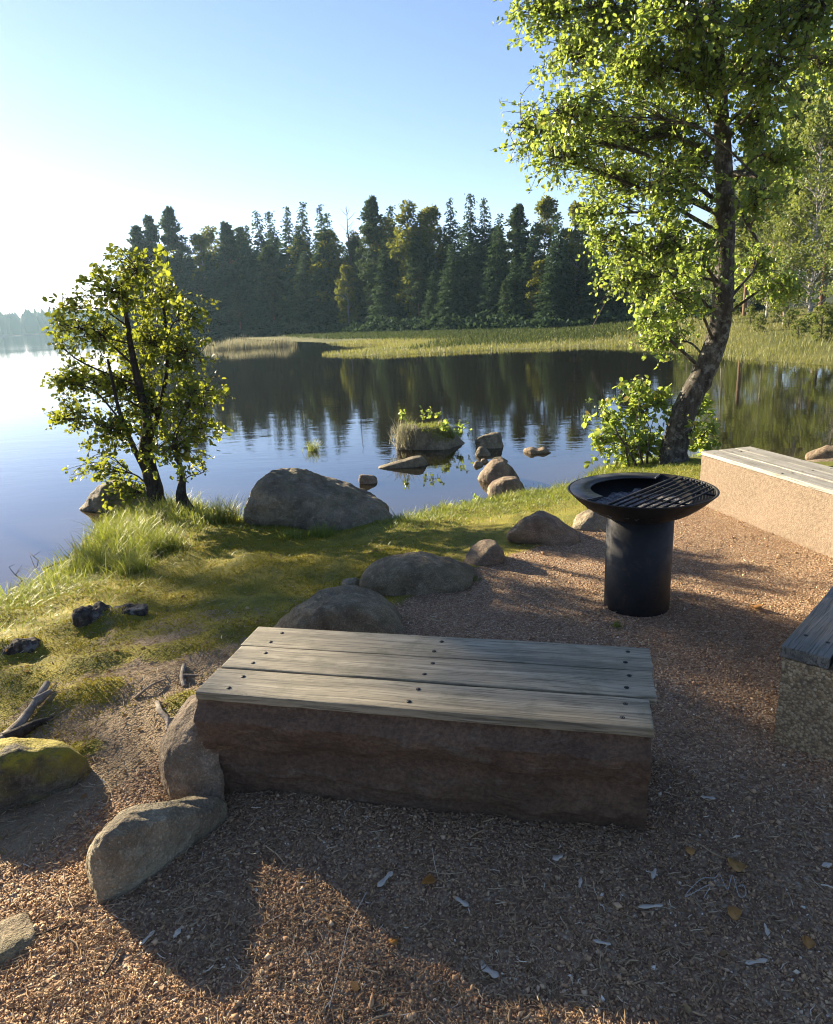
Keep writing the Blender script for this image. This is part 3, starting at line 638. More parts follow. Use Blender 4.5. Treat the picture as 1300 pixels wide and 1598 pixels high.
def leafy_tree(name, label, cat, stems, blobs, base, leaf=.06, per=1.0, seed=1, bark='bark', lmat='leaf', limb=.022, twig=.0045, group=None, vbias=0.0, wob=.16, hang=.1):
    """stems: list of (points, radii); blobs: list of (centre, (rx,ry,rz)); leaves sit along twigs inside the blobs"""
    rng = np.random.default_rng(seed); b = thing(name, label, cat, base, 0, group); base = np.asarray(base, float)
    g = Geo(); stem_pts = []
    for si, (P, R) in enumerate(stems):
        m = 10 * len(P); Q = spline(P, m); rr = np.interp(np.linspace(0, 1, m), np.linspace(0, 1, len(R)), R)
        tube(g, Q, rr, 14 if rr[0] > .06 else 8, wob=wob, seed=seed + si)
        if rr[0] > .06:
            fl = np.stack([Q[0] + [0, 0, -.12], Q[0], Q[min(3, m - 1)]])
        stem_pts.append(np.c_[Q, rr])
    SP = np.concatenate(stem_pts); lp = []; ld = []; ls = []; lv = []
    for c, rd in blobs:
        c = np.asarray(c, float); rd = np.asarray(rd, float)
        low = SP[SP[:, 2] < c[2] - .12 * np.linalg.norm(rd)]
        if len(low) == 0: low = SP
        dist = np.linalg.norm(low[:, :3] - c, axis=1) + .55 * np.abs((low[:, 2] - (c[2] - .45 * np.linalg.norm((low[:, :2] - c[:2]), axis=1))))
        s = low[np.argmin(dist)]; a = s[:3]
        L = np.linalg.norm(c - a); mid = (a + c) / 2 + [0, 0, .10 * L] + rng.normal(size=3) * .07 * L
        end = c + (c - a) / (L + 1e-6) * rd.mean() * .55
        lim = spline([a, mid, c, end], 18); lr = min(limb * (.5 + .35 * L), s[3] * .6)
        tube(g, lim, np.linspace(lr, twig, 18), 6, wob=.1, seed=seed + 3)
        area = rd[0] * rd[2]; ntw = int(max(6, 95 * per * area ** .9 + 5))
        for _ in range(ntw):
            st = lim[rng.integers(6, 18)]
            d = rng.normal(size=3); d /= np.linalg.norm(d); e = c + d * rd * (rng.uniform(.25, 1.05) if rng.uniform() > .14 else rng.uniform(1.05, 1.45))
            if np.linalg.norm(e - st) < .1: continue
            md = (st + e) / 2 + rng.normal(size=3) * .06 + [0, 0, .05]
            tw = spline([st, md, e, e + (e - md) * .25 + [0, 0, -hang * .3]], 10)
            tube(g, tw, np.linspace(twig, twig * .35, 10), 4, cap=False)
            k = rng.integers(11, 18); t = rng.uniform(2.0, 9, k); i = np.minimum(t.astype(int), 8); f = (t - i)[:, None]
            p = tw[i] * (1 - f) + tw[i + 1] * f; dr = (tw[9] - tw[2]); dr = dr / (np.linalg.norm(dr) + 1e-6)
            dl = dr * .55 + rng.normal(size=(k, 3)) * .75 + [0, 0, -hang]
            lp.append(p + rng.normal(size=(k, 3)) * .022); ld.append(dl); ls.append(rng.uniform(.42, 1.25, k) * leaf)
            lv.append(np.clip(rng.normal(.48 + vbias, .2, k) + rng.normal() * .12, 0, 1))
    ob('trunk', g.mesh('trunk', True, base), M[bark], b)
    lv = np.concatenate(lv); V, F = leaf_np(np.concatenate(lp), np.concatenate(ls), np.concatenate(ld), rng)
    ob('crown', mesh_np('crown', V - base, F, {'v': np.repeat(lv, 6)}), M[lmat], b)
    return b
def pxpath(pts, y): return [aty(u, v, y + (q[0] if q else 0)) for u, v, *q in pts]
def pxblobs(L, y, rng, spread, dscale=1.0):
    out = []
    for u, v, ru, rv in L:
        yy = y + rng.uniform(-spread, spread); c = aty(u, v, yy); k = yy / F_PX * 1.05
        out.append((c, (ru * k, .5 * (ru + rv) * k * dscale, rv * k)))
    return out

TY = 8.24
tb = at(1052, 738, -.36)
RT = pxpath([(1050, 770), (1051, 735), (1053, 700), (1063, 655), (1086, 605), (1110, 555), (1124, 505), (1130, 430), (1132, 330), (1129, 250), (1125, 160), (1119, 70), (1112, -60), (1104, -200), (1098, -330)], TY)
RR = np.array([40, 30, 23, 21, 20, 18.5, 17, 15.5, 14.5, 13, 11, 9.5, 8, 6, 3]) / F_PX * TY * .9
rng = np.random.default_rng(5)
RB = [(850, 20, 50, 40), (905, 85, 55, 45), (960, 30, 80, 50), (1000, 110, 75, 55), (1075, 30, 75, 60), (1085, 120, 60, 60), (1175, 40, 70, 60), (1255, 30, 70, 60), (1200, 120, 60, 50), (1280, 100, 50, 40),
      (838, 205, 45, 38), (900, 180, 60, 45), (880, 250, 50, 35), (965, 210, 70, 55), (1045, 205, 60, 60), (960, 285, 60, 42), (1040, 300, 60, 50), (1180, 195, 50, 45), (1215, 255, 42, 40), (1185, 310, 36, 30),
      (965, 378, 48, 38), (1040, 390, 60, 45), (990, 440, 55, 36), (1060, 470, 48, 38), (1035, 535, 36, 28), (1180, 415, 42, 30), (1222, 450, 34, 28), (1090, 250, 40, 50), (1150, 110, 40, 50), (1010, 500, 26, 22), (925, 335, 26, 22), (1095, 400, 30, 40),
      (900, -60, 80, 50), (1000, -90, 90, 60), (1110, -110, 90, 60), (1220, -80, 90, 60), (1310, -40, 60, 50), (1100, -220, 80, 60), (1105, -330, 70, 60)]
leafy_tree('alder_tree', 'tall leaning alder tree with a curved bare trunk behind the fire bowl', 'tree', [(RT, RR),
    (pxpath([(1132, 275), (1160, 270, -.3), (1195, 283, -.8)], TY), np.array([5, 4, 2]) / 131), (pxpath([(1131, 300), (1150, 315, -.2), (1170, 355, -.4), (1183, 378, -.5)], TY), np.array([5, 4, 3, 1.5]) / 131)],
    pxblobs(RB, TY, rng, 1.0), tb, leaf=.051, per=5.3, seed=12, bark='bark', lmat='leaf')
SB = [(960, 665, 34, 38), (1000, 640, 36, 36), (985, 700, 40, 30), (1075, 655, 34, 34), (1095, 680, 24, 26), (1010, 690, 30, 36), (1025, 622, 24, 24), (945, 690, 18, 22), (1000, 600, 14, 14)]
sst = lambda u, d: (pxpath([(1020 + d, 752), (1010 + d, 720, -.1), (u, 670, -.25)], TY + .15), np.array([2.2, 1.8, 1]) / 131)
leafy_tree('shrub', 'bright green shrub sprouting round the foot of the leaning tree', 'shrub', [sst(960, -20), sst(990, -8), sst(1015, 0), sst(1080, 40), sst(975, -30)], pxblobs(SB, TY + .22, rng, .2), at(1000, 748, -.36), leaf=.07, per=3.0, seed=22, bark='bark', lmat='leaf', limb=.008, vbias=.12)
LY = 7.75
LB = [(212, 425, 45, 35), (255, 470, 48, 45), (180, 462, 50, 36), (148, 425, 18, 10), (110, 482, 28, 12), (95, 505, 26, 14), (150, 520, 55, 34), (230, 535, 60, 48), (285, 555, 40, 48), (298, 625, 40, 38), (125, 590, 50, 28), (185, 600, 60, 45), (95, 600, 24, 16), (110, 655, 32, 24), (180, 675, 58, 45), (240, 640, 50, 48), (270, 700, 46, 40), (165, 735, 36, 28), (205, 765, 42, 22), (310, 670, 28, 28), (330, 610, 18, 12), (85, 655, 16, 10), (300, 500, 20, 26), (100, 545, 14, 10), (310, 740, 16, 18)]
LST = [(pxpath([(262, 830), (250, 795), (240, 760), (228, 705), (230, 660), (219, 610), (206, 550), (195, 480), (190, 440)], LY), np.array([17, 14, 13, 11, 7.5, 6.5, 5, 3, 1.5]) / F_PX * LY),
       (pxpath([(240, 755), (222, 725, -.1), (205, 690, -.2), (186, 640, -.3), (168, 560, -.3)], LY), np.array([7, 5, 4, 3, 2]) / F_PX * LY),
       (pxpath([(228, 700), (248, 640, .3), (262, 560, .4), (255, 480, .3)], LY), np.array([6, 4, 3, 2]) / F_PX * LY),
       (pxpath([(305, 828, -.25), (292, 800, -.25), (283, 775, -.25), (284, 745, -.2), (277, 710, -.2), (270, 680, -.1)], LY), np.array([14, 13, 9, 4.5, 3.5, 2]) / F_PX * LY),
       (pxpath([(262, 812, -.1), (280, 800, -.2), (292, 800, -.25)], LY), np.array([10, 9, 7]) / F_PX * LY)]
leafy_tree('alder_bush', 'many stemmed young alder with dark twisted trunks on the lake shore', 'tree', LST, pxblobs(LB, LY, rng, .55), at(255, 800, -.36), leaf=.053, per=3.3, seed=33, bark='bark_dark', lmat='leaf_dark', limb=.014)
# unseen alders added toward the sun, crowns shaped to throw shade on the gravel
SD = np.array([math.sin(SUN_AZ), math.cos(SUN_AZ)]); SN = np.array([SD[1], -SD[0]])
for k, (aa, qq, h, nb, sw, zlo, sd, lab) in enumerate([(28.0, 1.0, 11.4, 50, .85, .77, 3, 'tallest of three unseen alders placed to shade the gravel'), (28.6, 2.5, 10.4, 18, .38, .80, 5, 'middle of three unseen alders placed to shade the gravel')]):
    x, y = SD * aa + SN * qq; r = np.random.default_rng(sd); z0 = Hz(x, y) - .05
    st = [(np.array([(x, y, z0 - .1), (x + .05, y, z0 + .5), (x - .1, y + .1, z0 + h * .4), (x - .05, y - .05, z0 + h * .75), (x, y, z0 + h * .95)]), [.15, .13, .11, .07, .01])]
    bl = []
    for _ in range(nb):
        c = np.array([x + r.normal() * sw, y + r.normal() * sw, z0 + h * r.uniform(zlo, 1.02)]); q = c[:2] @ SN
        if (abs(q - 1.38) > .42 or abs(c[2] - 9.15) > .8) and (abs(q - .30) > .5 or abs(c[2] - 8.95) > .7): bl.append((c, (r.uniform(.45, .75),) * 3))  # clumps left out so sun patches reach the bench and gravel
    leafy_tree('alder_tree', lab.replace('three', 'two').replace('tallest', 'taller').replace('middle', 'shorter'), 'tree', st, bl, (x, y, z0), leaf=.12, per=(.19, .3)[k], seed=60 + k, bark='bark_dark', lmat='leaf_dark', limb=.02, group='unseen alders shading the gravel')

# ================================================================== forest trees (kinds built once, then copied)
def quads_np(P, D, N_, L, Wd):
    D = D / (np.linalg.norm(D, axis=1)[:, None] + 1e-9); S = np.cross(D, N_); S /= np.linalg.norm(S, axis=1)[:, None] + 1e-9
    a = D * L[:, None]; s = S * Wd[:, None] * .5
    V = np.stack([P - s * .5, P + a * .45 - s, P + a, P + a * .45 + s, P + s * .5], 1).reshape(-1, 3)
    return V, np.arange(len(P))[:, None] * 5 + np.arange(5)[None]
def conifer(kind, h, seed, dense=1.0):
    rng = np.random.default_rng(seed); g = Geo(); bend = rng.normal(size=2) * .02 * h
    tp = np.array([(bend[0] * t * t, bend[1] * t * t, h * t) for t in np.linspace(-.04, 1, 12)])
    tube(g, tp, np.linspace(.012 * h + .03, .012, 12), 7)
    P = []; D = []; L = []; W = []; Vv = []
    if kind == 'spruce':
        zs = np.arange(.04 * h, h * .985, .023 * h)
        for z in zs:
            t = z / h; R = h * (.185 * (1 - t) ** .82 + .006) * rng.uniform(.85, 1.12); nb = max(7, int(9 * (1 - t) + 6))
            for q in range(nb):
                th = rng.uniform(0, 2 * math.pi); Rb = R * rng.uniform(.7, 1.15); dr = np.array([math.cos(th), math.sin(th)])
                m = max(4, int(Rb / (.02 * h) * 1.9 * dense)); s = rng.uniform(.12, 1, m)
                zz = z + rng.uniform(-.6, .6) * .023 * h + Rb * (.12 - .62 * s + .30 * s ** 2.5); p = np.c_[dr[0] * Rb * s, dr[1] * Rb * s, zz]
                p[:, :2] += bend * t * t; off = rng.normal(size=(m, 3)) * [.012 * h, .012 * h, .006 * h]
                side = np.array([-dr[1], dr[0], 0]); d = np.c_[np.tile(dr, (m, 1)), -.55 + .2 * rng.normal(size=m)] * .7 + side * rng.normal(size=(m, 1)) * .8
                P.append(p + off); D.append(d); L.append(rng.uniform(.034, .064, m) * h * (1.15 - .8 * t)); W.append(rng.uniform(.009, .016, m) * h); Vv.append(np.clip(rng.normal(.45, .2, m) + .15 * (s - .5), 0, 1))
    else:
        for q in range(int(120 * dense)):
            t = rng.uniform(.30, .985); z = t * h; Rb = h * .20 * (1 - t) ** .6 * sstep(.2, .5, t) * rng.uniform(.2, 1.12) + .004 * h
            th = rng.uniform(0, 2 * math.pi); dr = np.array([math.cos(th), math.sin(th)])
            e = np.array([dr[0] * Rb, dr[1] * Rb, z + .18 * Rb]); b0 = np.array([0, 0, z - .25 * Rb]); b0[:2] += bend * t * t; e[:2] += bend * t * t
            tube(g, spline([b0, (b0 + e) / 2 + [0, 0, -.03 * Rb], e], 6), np.linspace(.0035 * h, .001 * h, 6), 4, cap=False)
            m = int(20 * dense); dd = rng.normal(size=(m, 3)); dd /= np.linalg.norm(dd, axis=1)[:, None]
            c = e * rng.uniform(.55, 1.05, m)[:, None] * [1, 1, 0] + b0 * [0, 0, 0] + np.c_[0 * dd[:, 0], 0 * dd[:, 0], np.full(m, e[2])]
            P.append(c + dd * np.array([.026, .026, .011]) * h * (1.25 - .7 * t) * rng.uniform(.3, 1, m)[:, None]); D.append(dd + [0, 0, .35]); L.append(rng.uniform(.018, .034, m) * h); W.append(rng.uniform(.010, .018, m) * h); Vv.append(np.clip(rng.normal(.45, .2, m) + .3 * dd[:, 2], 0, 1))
    P, D = np.concatenate(P), np.concatenate(D); L, W, Vv = map(np.concatenate, (L, W, Vv))
    V, F = quads_np(P, D, rng.normal(size=P.shape) + [0, 0, .8], L, W)
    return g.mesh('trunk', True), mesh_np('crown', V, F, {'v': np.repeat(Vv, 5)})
def broadleaf(h, seed, dense=1.0, lo=.25, rr=.15, ls=.024, gap=1.0):
    rng = np.random.default_rng(seed); g = Geo(); bend = rng.normal(size=2) * .03 * h
    tp = np.array([(bend[0] * t * t, bend[1] * t * t, h * t) for t in np.linspace(-.04, .97, 12)])
    tube(g, tp, np.linspace(.009 * h + .03, .01, 12), 7)
    P = []; D = []; Vv = []
    for q in range(int(54 * dense * gap)):
        t = lo + (1 - lo) * rng.uniform(0, 1) ** .9; R = h * rr * math.sin(math.pi * min(1, max(.08, (t - lo) / (1 - lo) * .86 + .1))) ** .7 * rng.uniform(.35, 1.1)
        th = rng.uniform(0, 2 * math.pi); e = np.array([math.cos(th) * R + bend[0] * t * t, math.sin(th) * R + bend[1] * t * t, t * h]); b0 = np.array([bend[0] * t * t * .8, bend[1] * t * t * .8, t * h - .9 * R - .01 * h])
        tube(g, spline([b0, (b0 + e) / 2 + [0, 0, -.05 * R], e], 6), np.linspace(.0035 * h, .0008 * h, 6), 4, cap=False)
        m = int(40 * dense); dd = rng.normal(size=(m, 3)); dd /= np.linalg.norm(dd, axis=1)[:, None]; rb = h * rng.uniform(.03, .055)
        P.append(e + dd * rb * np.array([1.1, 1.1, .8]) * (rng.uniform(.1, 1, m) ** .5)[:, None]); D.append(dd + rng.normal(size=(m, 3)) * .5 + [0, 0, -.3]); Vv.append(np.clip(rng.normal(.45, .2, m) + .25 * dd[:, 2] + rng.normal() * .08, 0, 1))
    P, D, Vv = np.concatenate(P), np.concatenate(D), np.concatenate(Vv)
    V, F = quads_np(P, D, rng.normal(size=P.shape) + [0, 0, .5], rng.uniform(.7, 1.3, len(P)) * ls * h, rng.uniform(.6, 1.1, len(P)) * ls * h * .8)
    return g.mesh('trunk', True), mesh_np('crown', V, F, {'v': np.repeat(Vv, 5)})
def proto(name, meshes, tm, cm):
    r = bpy.data.objects.new(name, None); r.empty_display_size = .1
    meshes[0].materials.append(M[tm]); meshes[1].materials.append(M[cm]); return (name, meshes)
KIND = {
    'spruce': [proto('spruce_tree', conifer('spruce', 15, s, 1.7), 'bark_far', 'spruce') for s in (1, 2, 3, 4)],
    'pine': [proto('pine_tree', conifer('pine', 15, s, 1.6), 'bark_pine', 'pine') for s in (5, 6, 7)],
    'birch': [proto('birch_tree', broadleaf(13, s, 1.5, .12), 'bark_birch', 'birch') for s in (8, 9)],
    'bank': [proto('birch_tree', broadleaf(11, s, 1.75, .12, .17, .013, 1.3), 'bark_birch', 'bank_leaf') for s in (10, 11, 12)],
    'bankpine': [proto('pine_tree', conifer('pine', 13, s, 1.6), 'bark_pine', 'bank_leaf') for s in (13, 14)],
    'bush': [proto('bank_bush', broadleaf(2.6, s, 1.3, .04, .30, .038), 'bark_far', 'bank_leaf') for s in (15, 16)],
    'dead': []}
HGT = {'spruce': 15, 'pine': 15, 'birch': 13 * 1.02, 'bank': 11 * 1.02, 'bankpine': 13, 'bush': 2.6}
FIRST = {}
def plant(kind, var, x, y, top=None, h=None, label='', group=None, seed=0, cat='tree', wide=1.0):
    name, (mt, mc) = KIND[kind][var % len(KIND[kind])]
    z = Hz(x, y) - .1; h = h if h is not None else top - z; s = h / HGT[kind]
    key = (kind, var % len(KIND[kind]))
    if key not in FIRST:
        r = thing(name, label, cat, (x, y, z), 0, group); ob('trunk', mt, None, r); ob('crown', mc, None, r); FIRST[key] = r
    else:
        src = FIRST[key]; r = src.copy(); COL.objects.link(r); r.location = (x, y, z); tag(r, label, cat)
        if group: r['group'] = group
        elif 'group' in r: del r['group']
        for ch in src.children:
            c = ch.copy(); COL.objects.link(c); c.parent = r
    rg = np.random.default_rng(seed + 1000); r.rotation_euler = (0, 0, rg.uniform(0, 6.28)); k = wide * rg.uniform(.9, 1.1) * (1.0 if s < 1.4 else 1.4 / s); r.scale = (s * k, s * k, s)
    return r
FD = np.array([(190, 116), (300, 108), (410, 100), (600, 80), (735, 70), (850, 62), (950, 60), (1050, 55), (1150, 50)])
def fy(u): return float(np.interp(u, FD[:, 0], FD[:, 1]))
# front of the far wood: crown tops where they stand against the sky
TOPS = [(208, 352, 'pine', 'broad dark pine closing the wood above the shore bush'), (232, 338, 'pine', 'leaning ragged pine second from the open lake end of the wood'), (262, 324, 'pine', 'tallest pine at the open lake end of the wood'),
    (290, 372, 'spruce', 'low rounded spruce below the tallest end pine'), (315, 366, 'birch', 'pale birch in the dip near the end of the wood'), (352, 347, 'pine', 'ragged pine just before the dense spruce row'), (378, 350, 'spruce', 'small spruce squeezed beside the ragged pine'),
    (402, 330, 'spruce', 'spruce with a bushy top starting the dense spruce row'), (420, 327, 'spruce', 'bushy spruce in the middle of the dense spruce row'), (445, 322, 'spruce', 'slim spruce with a needle like tip'), (461, 316, 'spruce', 'slimmest spruce with the highest needle like tip'),
    (498, 320, 'spruce', 'double topped spruce standing beside a gap'), (512, 330, 'spruce', 'shorter half of the double topped spruce pair'), (552, 362, 'birch', 'low yellowish birch under the bare dead tree'), (578, 308, 'pine', 'high pine beside the bare dead tree'),
    (600, 340, 'birch', 'yellow green birch lit by the sun amid dark conifers'), (612, 318, 'spruce', 'spruce peeking out behind the yellow green birch'), (640, 316, 'birch', 'tall pale birch with open crown'), (668, 322, 'birch', 'second tall pale birch with open crown'),
    (702, 310, 'spruce', 'dark spruce at the start of the tallest group'), (733, 300, 'spruce', 'highest spruce in the middle of the tallest group'), (755, 308, 'spruce', 'broad spruce beside the highest spruce'), (772, 335, 'spruce', 'lower spruce at the foot of the sky gap'),
    (808, 320, 'pine', 'free standing round topped pine beyond the sky gap'), (845, 310, 'birch', 'pale birch rising behind the round topped pine'), (872, 330, 'spruce', 'narrow spruce beside the pale birch near the leaning tree'), (900, 318, 'birch', 'pale birch partly covered by leaves of the leaning tree'),
    (925, 330, 'spruce', 'spruce last in view before the leaning tree crown')]
GF = 'trees of the wood across the lake'
for i, (u, v, k, lab) in enumerate(TOPS):
    y = fy(u) + (i * 37 % 11) * .6 + 2; P = aty(u, v, y); plant(k, i, P[0], y, top=P[2], label=lab, group=GF, seed=i, wide=.92 if k == 'spruce' else 1.0)
NOM = {'spruce': 'dark spruce standing in the shade of the wood across the lake', 'pine': 'dark pine standing in the shade of the wood across the lake', 'birch': 'pale leaved birch among the dark conifers across the lake'}
rg = np.random.default_rng(77)
for i in range(144):      # the rest of the wood, in two further rows and the low fringe
    u = 185 + (i % 48) * 21.5 + rg.uniform(-8, 8) + (10 if i >= 96 else 0); row = (0, 1, 0)[i // 48]
    k = rg.choice(['spruce', 'pine', 'birch'], p=[.74, .13, .13]); y = fy(u) + (rg.uniform(0, 7) if row == 0 else rg.uniform(9, 22))
    top_v = 350 + (45 if u < 400 else 0) + rg.uniform(0, 75) if row == 0 else 352 + (20 if u < 330 else 0) + rg.uniform(0, 40)
    if 782 < u < 792 or u > 1080: top_v += 30
    P = aty(u, top_v, y); plant(k, i, P[0], y, top=P[2], label=NOM[k], group=GF, seed=200 + i, wide=1.28)
# the bank at the right of the picture
BK = [('bank', 1150, 255, 46, 'leafy birch behind the trunk of the leaning tree'), ('bankpine', 1185, 200, 42, 'sunlit pine rising beside the leaning tree trunk'), ('bank', 1215, 285, 38, 'round sunlit birch standing lower than its neighbours on the bank'), ('bankpine', 1262, 110, 37, 'tall sunlit pine with a reddish trunk on the bank'),
      ('bank', 1300, 150, 33, 'tall sunlit birch cut by the picture edge'), ('bankpine', 1330, 40, 38, 'highest pine at the picture edge on the bank'), ('bank', 1240, 330, 34, 'low leafy birch in front of the reddish pine trunk'), ('bank', 1120, 330, 52, 'distant birch seen through the leaves of the leaning tree'), ('bank', 1350, 250, 30, 'birch beyond the picture edge on the bank'), ('bankpine', 1400, 60, 33, 'pine beyond the picture edge on the bank'),
      ('bank', 1085, 380, 54, 'small birch at the corner of the marsh and the bank'), ('bank', 1180, 330, 44, 'middle sized birch between two sunlit pines on the bank'), ('bankpine', 1230, 170, 48, 'pine set back behind the round sunlit birch'), ('bank', 1285, 240, 45, 'birch set back behind the tall pine with reddish trunk'), ('bank', 1380, 150, 44, 'birch set back beyond the picture edge')]
for i, (k, u, v, y, lab) in enumerate(BK):
    P = aty(u, v, y); plant(k, i, P[0], y, top=P[2], label=lab, group='sunlit trees on the near bank', seed=400 + i, wide=1.05)
rg = np.random.default_rng(9)
for i in range(16):
    u = 1075 + i * 19 + rg.uniform(-6, 6); v = 505 + rg.uniform(-30, 12) - (i % 3) * 8; y = np.interp(u, [1075, 1180, 1300, 1400], [48, 33, 27, 24]) + rg.uniform(-1.5, 4)
    P = aty(u, v, y); hh = max(.9, P[2] - Hz(P[0], y)); plant('bush', i, P[0], y, h=hh, label='low leafy bush on the sunlit bank above the grass', group='bushes on the sunlit bank', seed=500 + i, cat='bush')
# bare dead tree standing above the wood
y = fy(548) + 4; P = aty(541, 322, y); z0 = Hz(P[0], y); r = np.random.default_rng(3); t = thing('dead_tree', 'thin bare dead tree sticking up between the conifers', 'tree', (P[0], y, z0)); g = Geo(); hh = P[2] - z0
tube(g, [(0, 0, -.2), (.1, 0, hh * .5), (-.1, 0, hh * .8), (0, 0, hh)], [.12, .10, .06, .02], 6); ob('trunk', g.mesh('trunk', True), M['bark_far'], t)
g = Geo()
for q in range(14):
    zz = hh * r.uniform(.68, .96); th = r.uniform(0, 6.28); L = r.uniform(.5, 1.2); d = np.array([math.cos(th), math.sin(th), .9]) * L
    tube(g, [(0, 0, zz), d * .5 + [0, 0, zz - .1], d + [0, 0, zz]], [.035, .025, .01], 4)
ob('branches', g.mesh('branches', True), M['bark_far'], t)
# far wood along the horizon at the open end of the lake: one mass nobody could count
def far_wood():
    rg = np.random.default_rng(4); g = Geo()
    for i in range(420):
        th = rg.uniform(rad(-40), rad(-12)); R = rg.uniform(700, 830); x, y = R * math.sin(th), R * math.cos(th); h = rg.uniform(15, 24); w = h * rg.uniform(.16, .3)
        n = 7; a = np.arange(n) / n * 6.283 + rg.uniform(0, 6); prof = [(.7, .0), (1, .18), (.85, .45), (.5, .75), (.0, 1.0)]
        V = np.concatenate([np.c_[x + w * p * np.cos(a) * rg.uniform(.7, 1.3, n), y + w * p * np.sin(a) * rg.uniform(.7, 1.3, n), np.full(n, h * q) + rg.uniform(-.05, .05, n) * h] for p, q in prof])
        ii = np.arange(len(prof) - 1)[:, None] * n; j = np.arange(n)[None]; k = (j + 1) % n
        g.add(V + [0, 0, ZW], np.stack([ii + j, ii + k, ii + n + k, ii + n + j], -1).reshape(-1, 4), rg.uniform(.2, .9))
    o = ob('distant_wood', g.mesh('distant_wood'), M['spruce']); tag(o, 'low far wood on the horizon beyond the open lake', 'wood', kind='stuff')
far_wood()

# ================================================================== grass, moss, marsh, litter
def blades_np(P, h, w, rng, lean=.5, curl=.5, az=None):
    n = len(P); th = rng.uniform(0, 2 * math.pi, n) if az is None else az; d = np.stack([np.cos(th), np.sin(th), 0 * th], 1)
    s = np.stack([-d[:, 1], d[:, 0], 0 * th], 1); tw = rng.normal(size=n)[:, None] * .6; s = s + d * tw; s /= np.linalg.norm(s, axis=1)[:, None]
    ln = np.abs(rng.normal(0, lean, n)); cu = rng.uniform(.2, 1, n) * curl; out = []
    for t, f in ((0, 1), (.4, .85), (.75, .55)):
        c = P + d * (h * (ln * t + cu * t * t))[:, None] + np.stack([0 * h, 0 * h, h * (t - .45 * cu * t * t)], 1)
        out += [c - s * (w * f * .5)[:, None], c + s * (w * f * .5)[:, None]]
    out.append(P + d * (h * (ln + cu))[:, None] + np.stack([0 * h, 0 * h, h * (1 - .55 * cu)], 1))
    V = np.stack(out, 1).reshape(-1, 3); b = np.arange(n)[:, None] * 7
    return V, [np.concatenate([b + [0, 1, 3, 2], b + [2, 3, 5, 4]]), b + [4, 5, 6]]
def scatter(n, x0, x1, y0, y1, prob, rng):
    x = rng.uniform(x0, x1, n); y = rng.uniform(y0, y1, n); z3 = zones(x, y)
    k = rng.uniform(size=n) < prob(x, y, *z3); x, y = x[k], y[k]; z3 = [q[k] for q in z3]
    return np.stack([x, y, height_z(x, y, z3)], 1), z3
def blades_obj(name, P, h, w, rng, mat, label=None, cat=None, v=None, kind='stuff', off=None, **kw):
    V, F = blades_np(P, h, w, rng, **kw); v = np.clip(rng.normal(.45, .2, len(P)), 0, 1) if v is None else v
    o = ob(name, mesh_np(name, V - (0 if off is None else np.asarray(off)), F, {'v': np.repeat(v, 7)}), M[mat])
    if off is not None: o.location = off
    return tag(o, label, cat, kind=kind)
